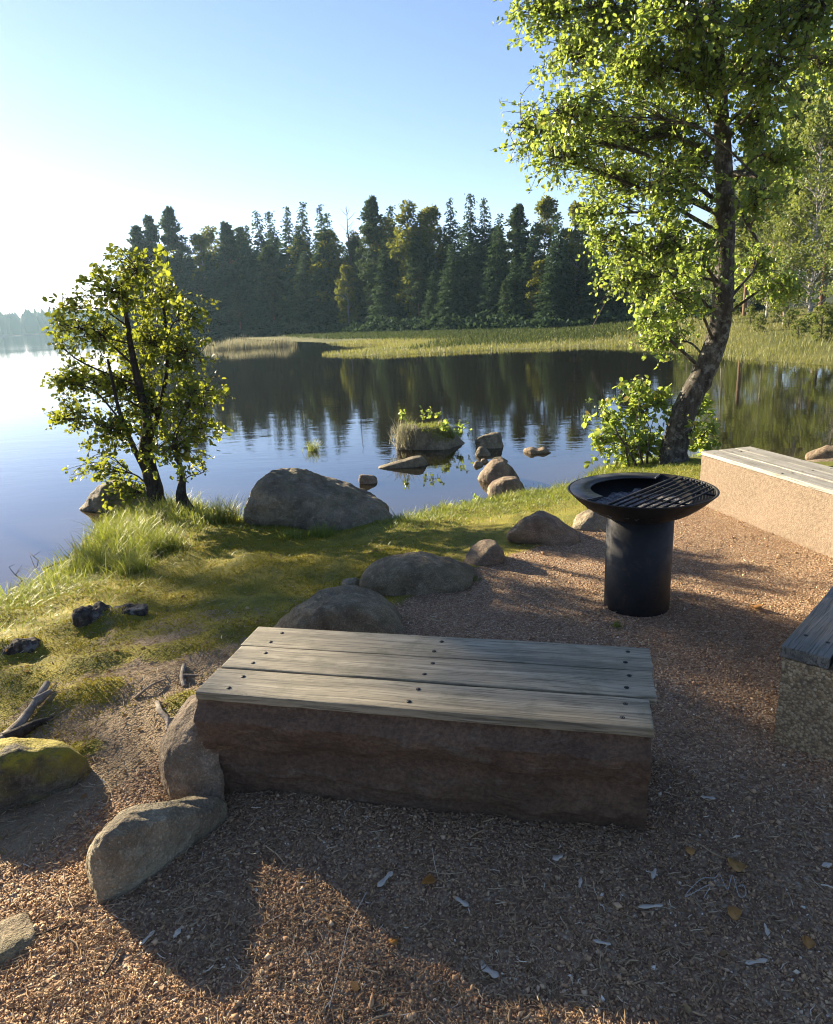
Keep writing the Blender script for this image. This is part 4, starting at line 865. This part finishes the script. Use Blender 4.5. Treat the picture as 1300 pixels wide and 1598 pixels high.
def vegetation():
    rng = np.random.default_rng(2)
    patch = lambda x, y, s=1.6, k=50: .5 + 1.3 * fbm2(x, y, s, 4, k)
    # short grass between the rocks and the water
    def pg(x, y, ds, dg, df):
        o = -dg; front = np.clip(np.exp(-((ds - .55) / .75) ** 2), 0, 1)
        left = sstep(-1.2, -2.2, x)
        return (ds > .0) * (o > .02) * np.clip(front * (.55 + .45 * sstep(-1.5, .6, x)) * (.35 + patch(x, y)) , 0, 1) * sstep(1.9, 3.6, y)
    P, z3 = scatter(300000, -4, 3.4, 2.6, 9.3, pg, rng); n = len(P); h = rng.uniform(.015, .055, n) * (1 + .9 * sstep(.5, .0, z3[0])); v = np.clip(rng.normal(.5, .2, n) + .25 * patch(P[:, 0], P[:, 1], 2.5, 60) - .1, 0, 1)
    blades_obj('short_grass', P, h, rng.uniform(.003, .006, n), rng, 'grass', 'short sunlit grass on the bank between rocks and lake', 'grass', v, lean=.7, curl=.8)
    # moss carpet
    def pm(x, y, ds, dg, df):
        bare = np.exp(-((x + 1.25) / .55) ** 2 - ((y - 2.9) / .75) ** 2)
        mo = sum(np.exp(-((x - mx) / sx) ** 2 - ((y - my) / sy) ** 2) for mx, my, sx, sy, hh in MOUNDS)
        return (ds > .15) * (dg < -.05) * np.clip(.8 * mo + patch(x, y, 1.9, 70) * 1.2 - bare - .25 * sstep(4.9, 3.8, y), 0, 1) * sstep(.4, -.2, x)
    P, z3 = scatter(210000, -3.6, .6, 1.7, 7.2, pm, rng); n = len(P); v = np.clip(rng.normal(.45, .2, n) + .35 * fbm2(P[:, 0], P[:, 1], 3, 3, 80), 0, 1)
    blades_obj('moss_carpet', P - [0, 0, .003], rng.uniform(.008, .022, n), rng.uniform(.003, .006, n), rng, 'moss', 'yellow green moss carpet on the shore hummocks', 'moss', v, lean=.5, curl=.6)
    # long grass hanging over the water edge under the young alder
    def pl(x, y, ds, dg, df): return (ds > -.12) * (ds < .7) * np.exp(-((x + 2.9) / .55) ** 2 - ((y - 6.6) / 1.0) ** 2) * np.clip(.3 + patch(x, y, 2.2, 90), 0, 1)
    P, _ = scatter(26000, -4, -1.6, 4.6, 8.4, pl, rng); n = len(P)
    blades_obj('long_grass', P, rng.uniform(.07, .27, n), rng.uniform(.004, .008, n), rng, 'grass', 'long pale grass at the water edge below the young alder', 'grass', np.clip(rng.normal(.62, .18, n), 0, 1), lean=.35, curl=.7)
    def pe(x, y, ds, dg, df): return (ds > -.06) * (ds < .35) * (.35 + patch(x, y, 2.0, 91)) * (y < 9.3)
    P, _ = scatter(30000, -4, 4.6, 4.6, 9.5, pe, rng); n = len(P)
    blades_obj('shore_grass', P, rng.uniform(.05, .15, n), rng.uniform(.004, .007, n), rng, 'grass', 'ragged grass fringe along the water edge', 'grass', np.clip(rng.normal(.52, .2, n), 0, 1), lean=.45, curl=.7)
    # separate tufts
    for i, (u, v, hh, r, nb, lab, dry) in enumerate([(352, 812, .34, .16, 420, 'grass tuft leaning on the huge boulder next to the young alder', .25), (250, 860, .30, .22, 620, 'broad grass tuft below the trunk of the young alder', .1), (175, 850, .36, .16, 420, 'tall grass tuft at the water edge left of the alder trunk', .05),
            (205, 880, .24, .16, 360, 'low soft grass tuft in the sun below the alder', .1), (505, 838, .16, .14, 240, 'green grass tuft in front of the huge boulder', -.1), (455, 842, .12, .12, 200, 'small grass tuft at the foot of the huge boulder', -.1), (492, 742, .26, .1, 160, 'thin grass tuft rising behind the huge boulder', .1), (700, 800, .16, .12, 150, 'thin weedy grass tuft at the water beside the brown rocks', .1), (800, 780, .14, .12, 120, 'sparse grass tuft beside the rounded brown rock', .3), (640, 820, .13, .10, 160, 'small green grass tuft at the tip of the bank', -.1), (964, 978, .05, .03, 40, 'tiny green grass tuft in the gravel by the fire pit', -.1), (745, 905, .05, .04, 40, 'tiny grass tuft between gravel and domed rock', -.1)]):
        p = at(u, v, -.3 if v < 880 else 0); z = Hz(p[0], p[1]); p = at(u, v, z); z = max(Hz(p[0], p[1]), ZW) - .01
        q = rng.normal(size=(nb, 2)) * r * .45; Pn = np.c_[p[0] + q[:, 0], p[1] + q[:, 1], np.full(nb, z)]
        o = blades_obj('grass_tuft', Pn, rng.uniform(.45, 1.1, nb) * hh, rng.uniform(.003, .007, nb), rng, 'grass', lab, 'grass tuft', np.clip(rng.normal(.5 + dry, .2, nb), 0, 1), kind=None, off=(p[0], p[1], z), lean=.3, curl=.75); o['group'] = 'grass tufts on the shore'
    # islet plants
    top = at(640, 668, -.05); pz = -.02
    nb = 260; c = aty(628, 690, 10.95); q = rng.normal(size=(nb, 2)) * [.09, .07]
    blades_obj('grass_tuft', np.c_[c[0] + q[:, 0], 10.95 + q[:, 1], rng.uniform(-.42, -.1, nb)], rng.uniform(.12, .30, nb), rng.uniform(.005, .010, nb), rng, 'dry_reed', 'straw coloured grass tuft on the end of the planted islet', 'grass tuft', np.clip(rng.normal(.6, .2, nb), 0, 1), kind=None, off=(c[0], 10.95, -.3), lean=.25, curl=.6)['group'] = 'grass tufts on the shore'
    isl = bpy.data.objects['islet']; nv = len(isl.data.vertices); co = np.zeros(nv * 3, np.float32); no = np.zeros(nv * 3, np.float32); isl.data.vertices.foreach_get('co', co); isl.data.vertices.foreach_get('normal', no)
    co = co.reshape(-1, 3); no = no.reshape(-1, 3); pk = np.where((no[:, 2] > .45) & (co[:, 2] > .1))[0]; pk = rng.choice(pk, 1500); ca, sa = math.cos(isl.rotation_euler.z), math.sin(isl.rotation_euler.z); q = co[pk]
    W = np.c_[q[:, 0] * ca - q[:, 1] * sa, q[:, 0] * sa + q[:, 1] * ca, q[:, 2]] + np.array(isl.location); k = fbm(W * 4, 3, 7) > -.15; W = W[k]; n = len(W)
    blades_obj('islet_grass', W, rng.uniform(.03, .09, n), rng.uniform(.005, .010, n), rng, 'grass', 'short grass growing over the top of the planted islet', 'grass', np.clip(rng.normal(.55, .2, n), 0, 1), lean=.5, curl=.8)
    def weed(u, v, y, r, hgt, n, lab, mat='leaf'):
        c = aty(u, v, y); g = Geo(); t = thing('weed', lab, 'weed', tuple(c), 0, 'small leafy weeds by the lake'); lp = []; ld = []
        for k in range(max(5, n // 9)):
            a = rng.normal(size=2) * r * .5; e = np.array([a[0] * 1.5, a[1] * 1.5, hgt * rng.uniform(.5, 1)]); pts = spline([(a[0], a[1], -.04), (a[0] * 1.1, a[1] * 1.1, e[2] * .5), e], 6); tube(g, pts, np.linspace(.003, .0015, 6), 4, cap=False)
            tt = rng.uniform(1, 5, 9); i = np.minimum(tt.astype(int), 4); lp.append(pts[i] + rng.normal(size=(9, 3)) * .008); ld.append(rng.normal(size=(9, 3)) + [0, 0, .3])
        ob('stalks', g.mesh('stalks'), M['bark'], t); lp = np.concatenate(lp); V, F = leaf_np(lp, rng.uniform(.03, .06, len(lp)), np.concatenate(ld), rng); ob('leaves', mesh_np('leaves', V, F, {'v': np.repeat(np.clip(rng.normal(.65, .15, len(lp)), 0, 1), 6)}), M[mat], t)
    weed(672, 652, 11.1, .16, .18, 70, 'leafy green weed on top of the planted islet'); weed(700, 668, 11.05, .2, .12, 110, 'spreading green weed on the flank of the planted islet'); weed(715, 680, 11.1, .12, .12, 60, 'small leafy weed low on the far end of the islet'); weed(630, 655, 11.0, .08, .2, 40, 'thin leafy weed above the straw coloured tuft')
    weed(742, 790, 7.35, .10, .15, 60, 'leafy weed at the water edge near the brown rocks'); weed(722, 797, 7.3, .08, .10, 40, 'low leafy weed beside the thin grass at the water')
    # marsh and reeds
    def pr(x, y, ds, dg, df): return (df > -.25) * np.exp(-np.clip(df - 1.5, 0, 99) / np.where(x > 8, 6, 2.6)) * np.clip(.5 + patch(x, y, .35, 95), 0, 1)
    P, z3 = scatter(130000, -7, 26, 17, 60, pr, rng); n = len(P); y = P[:, 1]; h = rng.uniform(.10, .25, n) * (1 + .5 * sstep(34, 24, y) * sstep(0, 3, z3[2]))
    P[:, 2] = np.maximum(P[:, 2], ZW) - .02
    blades_obj('marsh_grass', P, h, rng.uniform(.012, .030, n) * y / 34, rng, 'reed', 'sunlit yellow green marsh grass across the lake', 'marsh grass', np.clip(.4 + .5 * fbm2(P[:, 0], P[:, 1], .3, 3, 97) + rng.normal(0, .15, n), 0, 1), lean=.18, curl=.25)
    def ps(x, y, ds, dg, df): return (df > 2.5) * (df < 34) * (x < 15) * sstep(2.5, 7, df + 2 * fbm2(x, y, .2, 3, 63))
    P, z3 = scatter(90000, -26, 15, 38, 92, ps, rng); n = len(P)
    blades_obj('shade_marsh', P - [0, 0, .03], rng.uniform(.15, .4, n), rng.uniform(.04, .09, n), rng, 'shade_marsh', 'green blades darkened for tree shade between the bright marsh grass and the wood', 'shade_marsh', np.clip(rng.normal(.45, .2, n), 0, 1), lean=.2, curl=.3)
    n = 3600; a = at(318, 548, ZW); b = at(443, 541, ZW); t = rng.uniform(0, 1, n); x = a[0] + (b[0] - a[0]) * t + rng.normal(0, .3, n); y = a[1] + (b[1] - a[1]) * t + rng.uniform(0, 7, n) * (1 - .4 * t)
    blades_obj('dry_reeds', np.c_[x, y, np.full(n, ZW - .05)], rng.uniform(.35, 1.0, n) * np.clip(.75 + .8 * fbm2(x, y, .7, 3, 31), .2, 1.4), rng.uniform(.02, .05, n), rng, 'dry_reed', 'pale dry reed bed standing in the water before the wood', 'reeds', np.clip(rng.normal(.45, .22, n), 0, 1), lean=.12, curl=.15)
    # undergrowth along the foot of the wood
    n = 34000; u = rng.uniform(150, 1190, n); yy = np.interp(u, FD[:, 0], FD[:, 1]) + rng.uniform(-2, 6, n); d0 = np.array([ray(q, 520) for q in (150, 1190)]); x = np.array([aty(a_, 510, b_)[0] for a_, b_ in zip(u, yy)])
    hz = height_z(x, yy); top = .4 + 1.3 * np.clip(.5 + fbm2(x, yy, .35, 3, 99), 0, 1.2); z = hz + rng.uniform(0, 1, n) ** .8 * top
    V, F = quads_np(np.c_[x, yy, z], rng.normal(size=(n, 3)), rng.normal(size=(n, 3)), rng.uniform(.2, .45, n), rng.uniform(.2, .4, n))
    o = ob('undergrowth', mesh_np('undergrowth', V, F, {'v': np.repeat(np.clip(rng.normal(.3, .2, n), 0, 1), 5)}), M['spruce']); tag(o, 'low undergrowth at the foot of the wood across the lake', 'undergrowth', kind='stuff')
vegetation()

def litter():
    rng = np.random.default_rng(8)
    oc = np.array([(1, 0, 0), (0, 1, 0), (-1, 0, 0), (0, -1, 0), (0, 0, 1), (0, 0, -1)], float); of = np.array([(0, 1, 4), (1, 2, 4), (2, 3, 4), (3, 0, 4), (1, 0, 5), (2, 1, 5), (3, 2, 5), (0, 3, 5)])
    def rotm(n):
        q = rng.normal(size=(n, 4)); q /= np.linalg.norm(q, axis=1)[:, None]; w, x, y, z = q.T
        return np.stack([1 - 2 * (y * y + z * z), 2 * (x * y - z * w), 2 * (x * z + y * w), 2 * (x * y + z * w), 1 - 2 * (x * x + z * z), 2 * (y * z - x * w), 2 * (x * z - y * w), 2 * (y * z + x * w), 1 - 2 * (x * x + y * y)], 1).reshape(-1, 3, 3)
    def spots(n, r0, r1, keep):
        r = r0 * (r1 / r0) ** rng.uniform(0, 1, n); th = rng.uniform(rad(-52), rad(48), n); x = r * np.sin(th); y = r * np.cos(th); z3 = zones(x, y); k = rng.uniform(size=n) < keep(x, y, *z3)
        x, y = x[k], y[k]; return np.stack([x, y, height_z(x, y, [q[k] for q in z3])], 1)
    kg = lambda x, y, ds, dg, df: sstep(-.12, .08, dg + .10 * fbm2(x, y, 5, 3, 33))
    P = spots(120000, 1.0, 6.6, kg); n = len(P); s = rng.uniform(.0026, .0068, n) * (1 + (rng.uniform(size=n) > .96) * 1.0) * (1 + (rng.uniform(size=n) > .996) * 1.0)
    T = oc[None] * rng.uniform(.6, 1.2, (n, 6, 1)); T = T * np.stack([np.ones(n), rng.uniform(.55, 1, n), rng.uniform(.35, .7, n)], 1)[:, None]
    V = np.einsum('nij,nkj->nki', rotm(n), T * s[:, None, None]) + (P + np.c_[0 * s, 0 * s, s * .25])[:, None]
    v = np.clip(rng.beta(2, 2.2, n) + .15 * fbm2(P[:, 0], P[:, 1], 2, 3, 12) + (rng.uniform(size=n) > .985) * .5, 0, 1)
    o = ob('gravel', mesh_np('gravel', V.reshape(-1, 3), (np.arange(n)[:, None, None] * 6 + of[None]).reshape(-1, 3), {'v': np.repeat(v, 6)}), M['chips']); tag(o, 'reddish brown crushed stone gravel', 'gravel', kind='stuff')
    # needles, bark slivers and splinters
    def kl(x, y, ds, dg, df):
        bare = np.exp(-((x + 1.25) / .6) ** 2 - ((y - 2.9) / .8) ** 2) + np.exp(-((x + 1.7) / .7) ** 2 - ((y - 1.9) / .6) ** 2); return (ds > .3) * np.clip(.42 * (dg > -.1) * (.4 + 1.2 * np.clip(.5 + fbm2(x, y, 1.4, 3, 44), 0, 1)) + bare * 1.3 + .10 + .45 * (dg < 0) * sstep(5.2, 4, y) * np.clip(.6 + fbm2(x, y, 2.2, 3, 45), 0, 1), 0, 1)
    P = spots(60000, 1.0, 6.8, kl); n = len(P); L = rng.uniform(.008, .038, n) * (1 + 1.2 * (rng.uniform(size=n) > .96) + 2.0 * (rng.uniform(size=n) > .992)); w = rng.uniform(.0012, .0034, n) * (1 + .8 * (rng.uniform(size=n) > .85))
    th = rng.uniform(0, 6.283, n); tl = rng.normal(0, .16, n); d = np.stack([np.cos(th) * np.cos(tl), np.sin(th) * np.cos(tl), np.sin(tl)], 1); sd = np.stack([-np.sin(th), np.cos(th), 0 * th], 1); up = np.cross(d, sd); C0 = P + np.c_[0 * L, 0 * L, .004 + np.abs(np.sin(tl)) * L * .5 + rng.uniform(0, .004, n)]
    bw = sd * rng.normal(0, .10, n)[:, None] * L[:, None]; Vl = []
    for k, e in ((0, -.5), (1, 0), (2, .5)):
        c = C0 + d * (L * e)[:, None] + (bw if k == 1 else 0)
        for a, b in ((-1, 0), (0, 1), (1, 0)): Vl.append(c + sd * (w * a * .5 * (1 if k == 1 else .6))[:, None] + up * (w * b * .6)[:, None])
    V = np.stack(Vl, 1).reshape(-1, 3); F = []
    for k in (0, 3):
        for a, b in ((0, 1), (1, 2), (2, 0)): F.append(np.arange(n)[:, None] * 9 + [k + a, k + b, k + 3 + b, k + 3 + a])
    v = np.clip(rng.beta(1.6, 2.6, n) + .45 * (rng.uniform(size=n) > .95), 0, 1)
    o = ob('needle_litter', mesh_np('needle_litter', V, np.concatenate(F), {'v': np.repeat(v, 9)}), M['litter']); tag(o, 'needles, bark slivers and small twigs strewn on the ground', 'litter', kind='stuff')
    def kd(x, y, ds, dg, df): return (ds > .3) * np.clip(.8 * (dg < .05) * (.5 + fbm2(x, y, 1.8, 3, 46)) + .10, 0, 1)
    P = spots(2600, 1.1, 7.5, kd); n = len(P); D = rng.normal(size=(n, 3)) * [1, 1, .25]
    V, F = leaf_np(P + [0, 0, .006], rng.uniform(.012, .034, n), D, rng, droop=.5, wide=.3); o = ob('leaf_litter', mesh_np('leaf_litter', V, F, {'v': np.repeat(rng.uniform(0, 1, n), 6)}), M['dead_leaf']); tag(o, 'small dry brown leaves strewn over moss and dirt', 'leaf litter', kind='stuff')
    # single bits one can point at
    def flat(name, lab, cat, u, v, px, wpx, ang, mat, group, curl=.2):
        p = at(u, v, 0); z = Hz(p[0], p[1]); D = np.linalg.norm(p - CAM); L = px * D / F_PX; W = wpx * D / F_PX; n = 9; t = np.linspace(-.5, .5, n); wd = W * .33 * (1 - np.abs(t * 2) ** 7 * .8) * (1 + .35 * np.sin(t * 9 + u)); L = L * .85
        if name == 'fallen_leaf': wd = W * .62 * np.sin(np.pi * np.clip(t + .5, 0, 1) ** .75) ** .9 + .0008
        V = np.concatenate([np.c_[t * L, s_ * wd, .006 + curl * L * (t * t + .05 * s_ * np.sin(9 * t)) + hgt] for hgt, s_ in ((0, -1), (0, 1), (.0018, 1), (.0018, -1))]); i = np.arange(n - 1); F = np.concatenate([np.stack([a * n + i, a * n + i + 1, b * n + i + 1, b * n + i], 1) for a, b in ((1, 0), (2, 1), (3, 2), (0, 3))] + [np.array([[0, n, 2 * n, 3 * n], [4 * n - 1, 3 * n - 1, 2 * n - 1, n - 1]])])
        o = ob(name, mesh_np(name, V, F, {'v': np.full(len(V), (u % 10) / 10)}, True), M[mat]); o.location = (p[0], p[1], z + .004); o.rotation_euler = (.1, -.08, ang) if name != 'fallen_leaf' else (.35 * math.sin(u), .25 * math.cos(v), ang); tag(o, lab, cat, group)
    SG, LG = 'pale splinters on the gravel', 'fallen leaves on the gravel'
    for a in [(1015, 1418, 38, 7, -.05, 'longest pale splinter, lying level in the foreground gravel'), (722, 1412, 28, 9, -.8, 'pale splinter near the orange leaf below the bench'), (765, 1521, 32, 12, -.75, 'broad grey splinter low in the foreground'), (601, 1376, 36, 10, .85, 'brown splinter pointing up at the nearest bench'), (905, 1382, 20, 6, 1.2, 'short white splinter below the bench corner'), (870, 1342, 18, 11, .3, 'wide pale flake under the bench front'), (1020, 1366, 22, 8, 1.0, 'curved white splinter beside the grey twine'), (1180, 1504, 32, 7, .05, 'pale splinter beneath the two orange leaves'), (277, 1460, 16, 9, 1.2, 'white flake near the blunt grey rock'), (231, 1468, 26, 6, 1.0, 'grey sliver between the blunt rock and the white flake'), (1105, 1250, 22, 6, -.4, 'pale sliver beside the nearest bench end'), (1196, 1457, 24, 6, 1.4, 'pale upright sliver right of the lower orange leaf'), (940, 1475, 26, 6, -.4, 'tan splinter in the sunny patch of gravel'), (1290, 1353, 16, 9, .1, 'small white flake at the picture edge')]:
        flat('wood_splinter', a[5], 'splinter', *a[:5], 'chip_pale', SG, .04)
    for a in [(670, 1381, 22, 16, 1.3, 'orange leaf below the middle of the nearest bench'), (1149, 1356, 28, 22, -.5, 'orange leaf above the grey twine'), (1145, 1428, 22, 13, .1, 'brownish orange leaf below the grey twine'), (1260, 1476, 18, 14, -.6, 'pale yellow leaf low beside the picture edge'), (614, 1476, 18, 12, .4, 'beige leaf in the lower foreground gravel'), (1181, 951, 22, 13, -.2, 'pale leaf on dark gravel in front of the dark bench'), (1075, 1332, 18, 10, .2, 'small rust leaf beside the bench corner')]:
        flat('fallen_leaf', a[5], 'leaf', *a[:5], 'leaf_orange', LG, .9)
    g = Geo(); c = at(1112, 1395, .0); r = np.random.default_rng(6); t = np.linspace(0, 1, 12); K = np.c_[c[0] - .06 + .16 * t + r.normal(0, .022, 12), c[1] + r.normal(0, .03, 12), np.full(12, Hz(c[0], c[1]) + .012) + r.uniform(0, .012, 12)]
    tube(g, spline(K, 150), .0011, 5); o = ob('twine', g.mesh('twine', True, c)); o.data.materials.append(M['string']); o.location = tuple(c); tag(o, 'loose tangle of grey twine on the gravel', 'twine')
    def stick(name, lab, cat, pts, r0, r1, mat, branches=(), group=None):
        Q = [];
        for u, v, lift in pts:
            p = at(u, v, 0)
            for _ in range(3): p = at(u, v, max(Hz(p[0], p[1]), ZW) + lift)
            Q.append(p)
        g = Geo(); tube(g, spline(Q, 26), np.linspace(r0, r1, 26), 8, wob=.25, seed=4)
        for k, e in branches: tube(g, spline([Q[k], (Q[k] + np.asarray(e) * .5), Q[k] + np.asarray(e)], 8), np.linspace(r1 * 1.2, r1 * .5, 8), 5)
        o = ob(name, g.mesh(name, True, Q[0]), M[mat]); o.location = tuple(Q[0]); tag(o, lab, cat, group)
    stick('dead_branch', 'bleached forked branch lying on moss at the shore path', 'branch', [(74, 1066, .03), (55, 1095, .03), (30, 1130, .02), (-10, 1165, .01)], .014, .022, 'dead_wood', [(1, (.05, .06, .02))])
    stick('root', 'dark root arching beside the bleached branch', 'root', [(82, 1122, .0), (55, 1130, .02), (25, 1145, .02), (-15, 1160, .0)], .014, .026, 'bark')
    stick('root', 'pale twisted root in the dirt beside the tall leaning rock', 'root', [(246, 1096, .005), (250, 1110, .02), (262, 1124, .015), (262, 1140, .0)], .013, .010, 'dead_wood', [(2, (.06, .02, .0))])
    stick('root', 'mossy pale root behind the left end of the bench planks', 'root', [(287, 1038, .005), (284, 1055, .02), (288, 1072, .0)], .012, .010, 'dead_wood', [(1, (.08, .0, .0))])
    stick('stick', 'thin stick lying along the dirt between moss and bench', 'stick', [(210, 1090, .005), (235, 1070, .01), (258, 1060, .008)], .006, .004, 'dead_wood')
    stick('grass_stalk', 'long dry grass stalk curving over the foreground gravel', 'stalk', [(572, 1392, .01), (545, 1445, .03), (532, 1500, .025), (514, 1572, .008)], .0012, .0010, 'litter' if False else 'chip_pale')
    stick('stick', 'dark twig on the gravel below the blunt grey rock', 'stick', [(188, 1478, .006), (170, 1510, .008), (160, 1525, .004)], .003, .002, 'bark')
    stick('stick', 'thin dark stick in the sunlit corner of the gravel', 'stick', [(115, 1435, .008), (70, 1455, .008), (42, 1462, .004)], .003, .002, 'bark')
    stick('water_twig', 'bare forked twig poking out of the calm water', 'twig', [(40, 908, -.02), (24, 897, .05), (14, 885, .10)], .006, .002, 'bark_dark', [(1, (.06, .02, .05)), (1, (.02, .1, .06)), (2, (.05, .02, .02))])
    stick('water_twig', 'small bent twig in the water beyond the forked one', 'twig', [(62, 876, -.02), (52, 868, .06), (46, 862, .02)], .004, .002, 'bark_dark', [(1, (.05, .05, .03))])
    stick('stick', 'floating stick at the grassy edge beside the long grass', 'stick', [(68, 888, .01), (100, 876, .015), (135, 866, .01)], .012, .008, 'bark')
    # bare twig on top of the huge boulder
    y = 6.75; Q = [aty(u, v, y) for u, v in ((468, 762), (484, 770), (500, 782))]; g = Geo(); tube(g, spline(Q, 10), .006, 5); tube(g, spline([Q[1], aty(505, 764, y), aty(512, 772, y)], 8), .005, 5); o = ob('dead_branch', g.mesh('dead_branch', True, Q[0]), M['dead_wood']); o.location = tuple(Q[0]); tag(o, 'short bleached branch lying on the huge boulder', 'branch')
    g = Geo(); Q = [aty(924, 512, 34), aty(933, 494, 34), aty(944, 474, 34)]; tube(g, Q, [.03, .025, .015], 5); o = ob('leaning_pole', g.mesh('leaning_pole', True, Q[0]), M['bark_far']); o.location = tuple(Q[0]); tag(o, 'thin dead pole leaning out of the marsh grass', 'pole')
litter()
rock('tree_stump', 'dark rotten stump on the mossy hummock', 'stump', 112, 178, 944, 970, None, .8, 301, 'bark', [(-1, .7), (-.4, 1), (.1, .75), (.5, .95), (1, .4)], rough=2.4, sub=5)
rock('tree_stump', 'low dark stump remnant beside the rotten stump', 'stump', 176, 232, 945, 958, None, .8, 302, 'bark', [(-1, .4), (0, 1), (1, .3)], rough=2.4, sub=5)
rock('tree_stump', 'dark crumbling stump sunk in moss near the water', 'stump', 8, 66, 996, 1014, None, .8, 303, 'bark', [(-1, .6), (-.2, 1), (1, .4)], rough=2.4, sub=5)

# ================================================================== the evening air over the lake
def haze():
    g = bmesh.new(); bmesh.ops.create_cube(g, size=1); me = bpy.data.meshes.new('haze'); g.to_mesh(me); g.free()
    o = ob('haze', me); o.scale = (2600, 2600, 70); o.location = (0, 0, 70 / 2 - 6); tag(o, 'thin evening haze over the lake', 'haze', kind='stuff')
    m = bpy.data.materials.new('air'); m.use_nodes = True; n = m.node_tree.nodes; n.clear(); out = n.new('ShaderNodeOutputMaterial'); v = n.new('ShaderNodeVolumePrincipled')
    v.inputs['Color'].default_value = (.52, .78, 1, 1); v.inputs['Density'].default_value = .00024; v.inputs['Anisotropy'].default_value = .35
    m.node_tree.links.new(v.outputs[0], out.inputs['Volume']); me.materials.append(m)
haze()
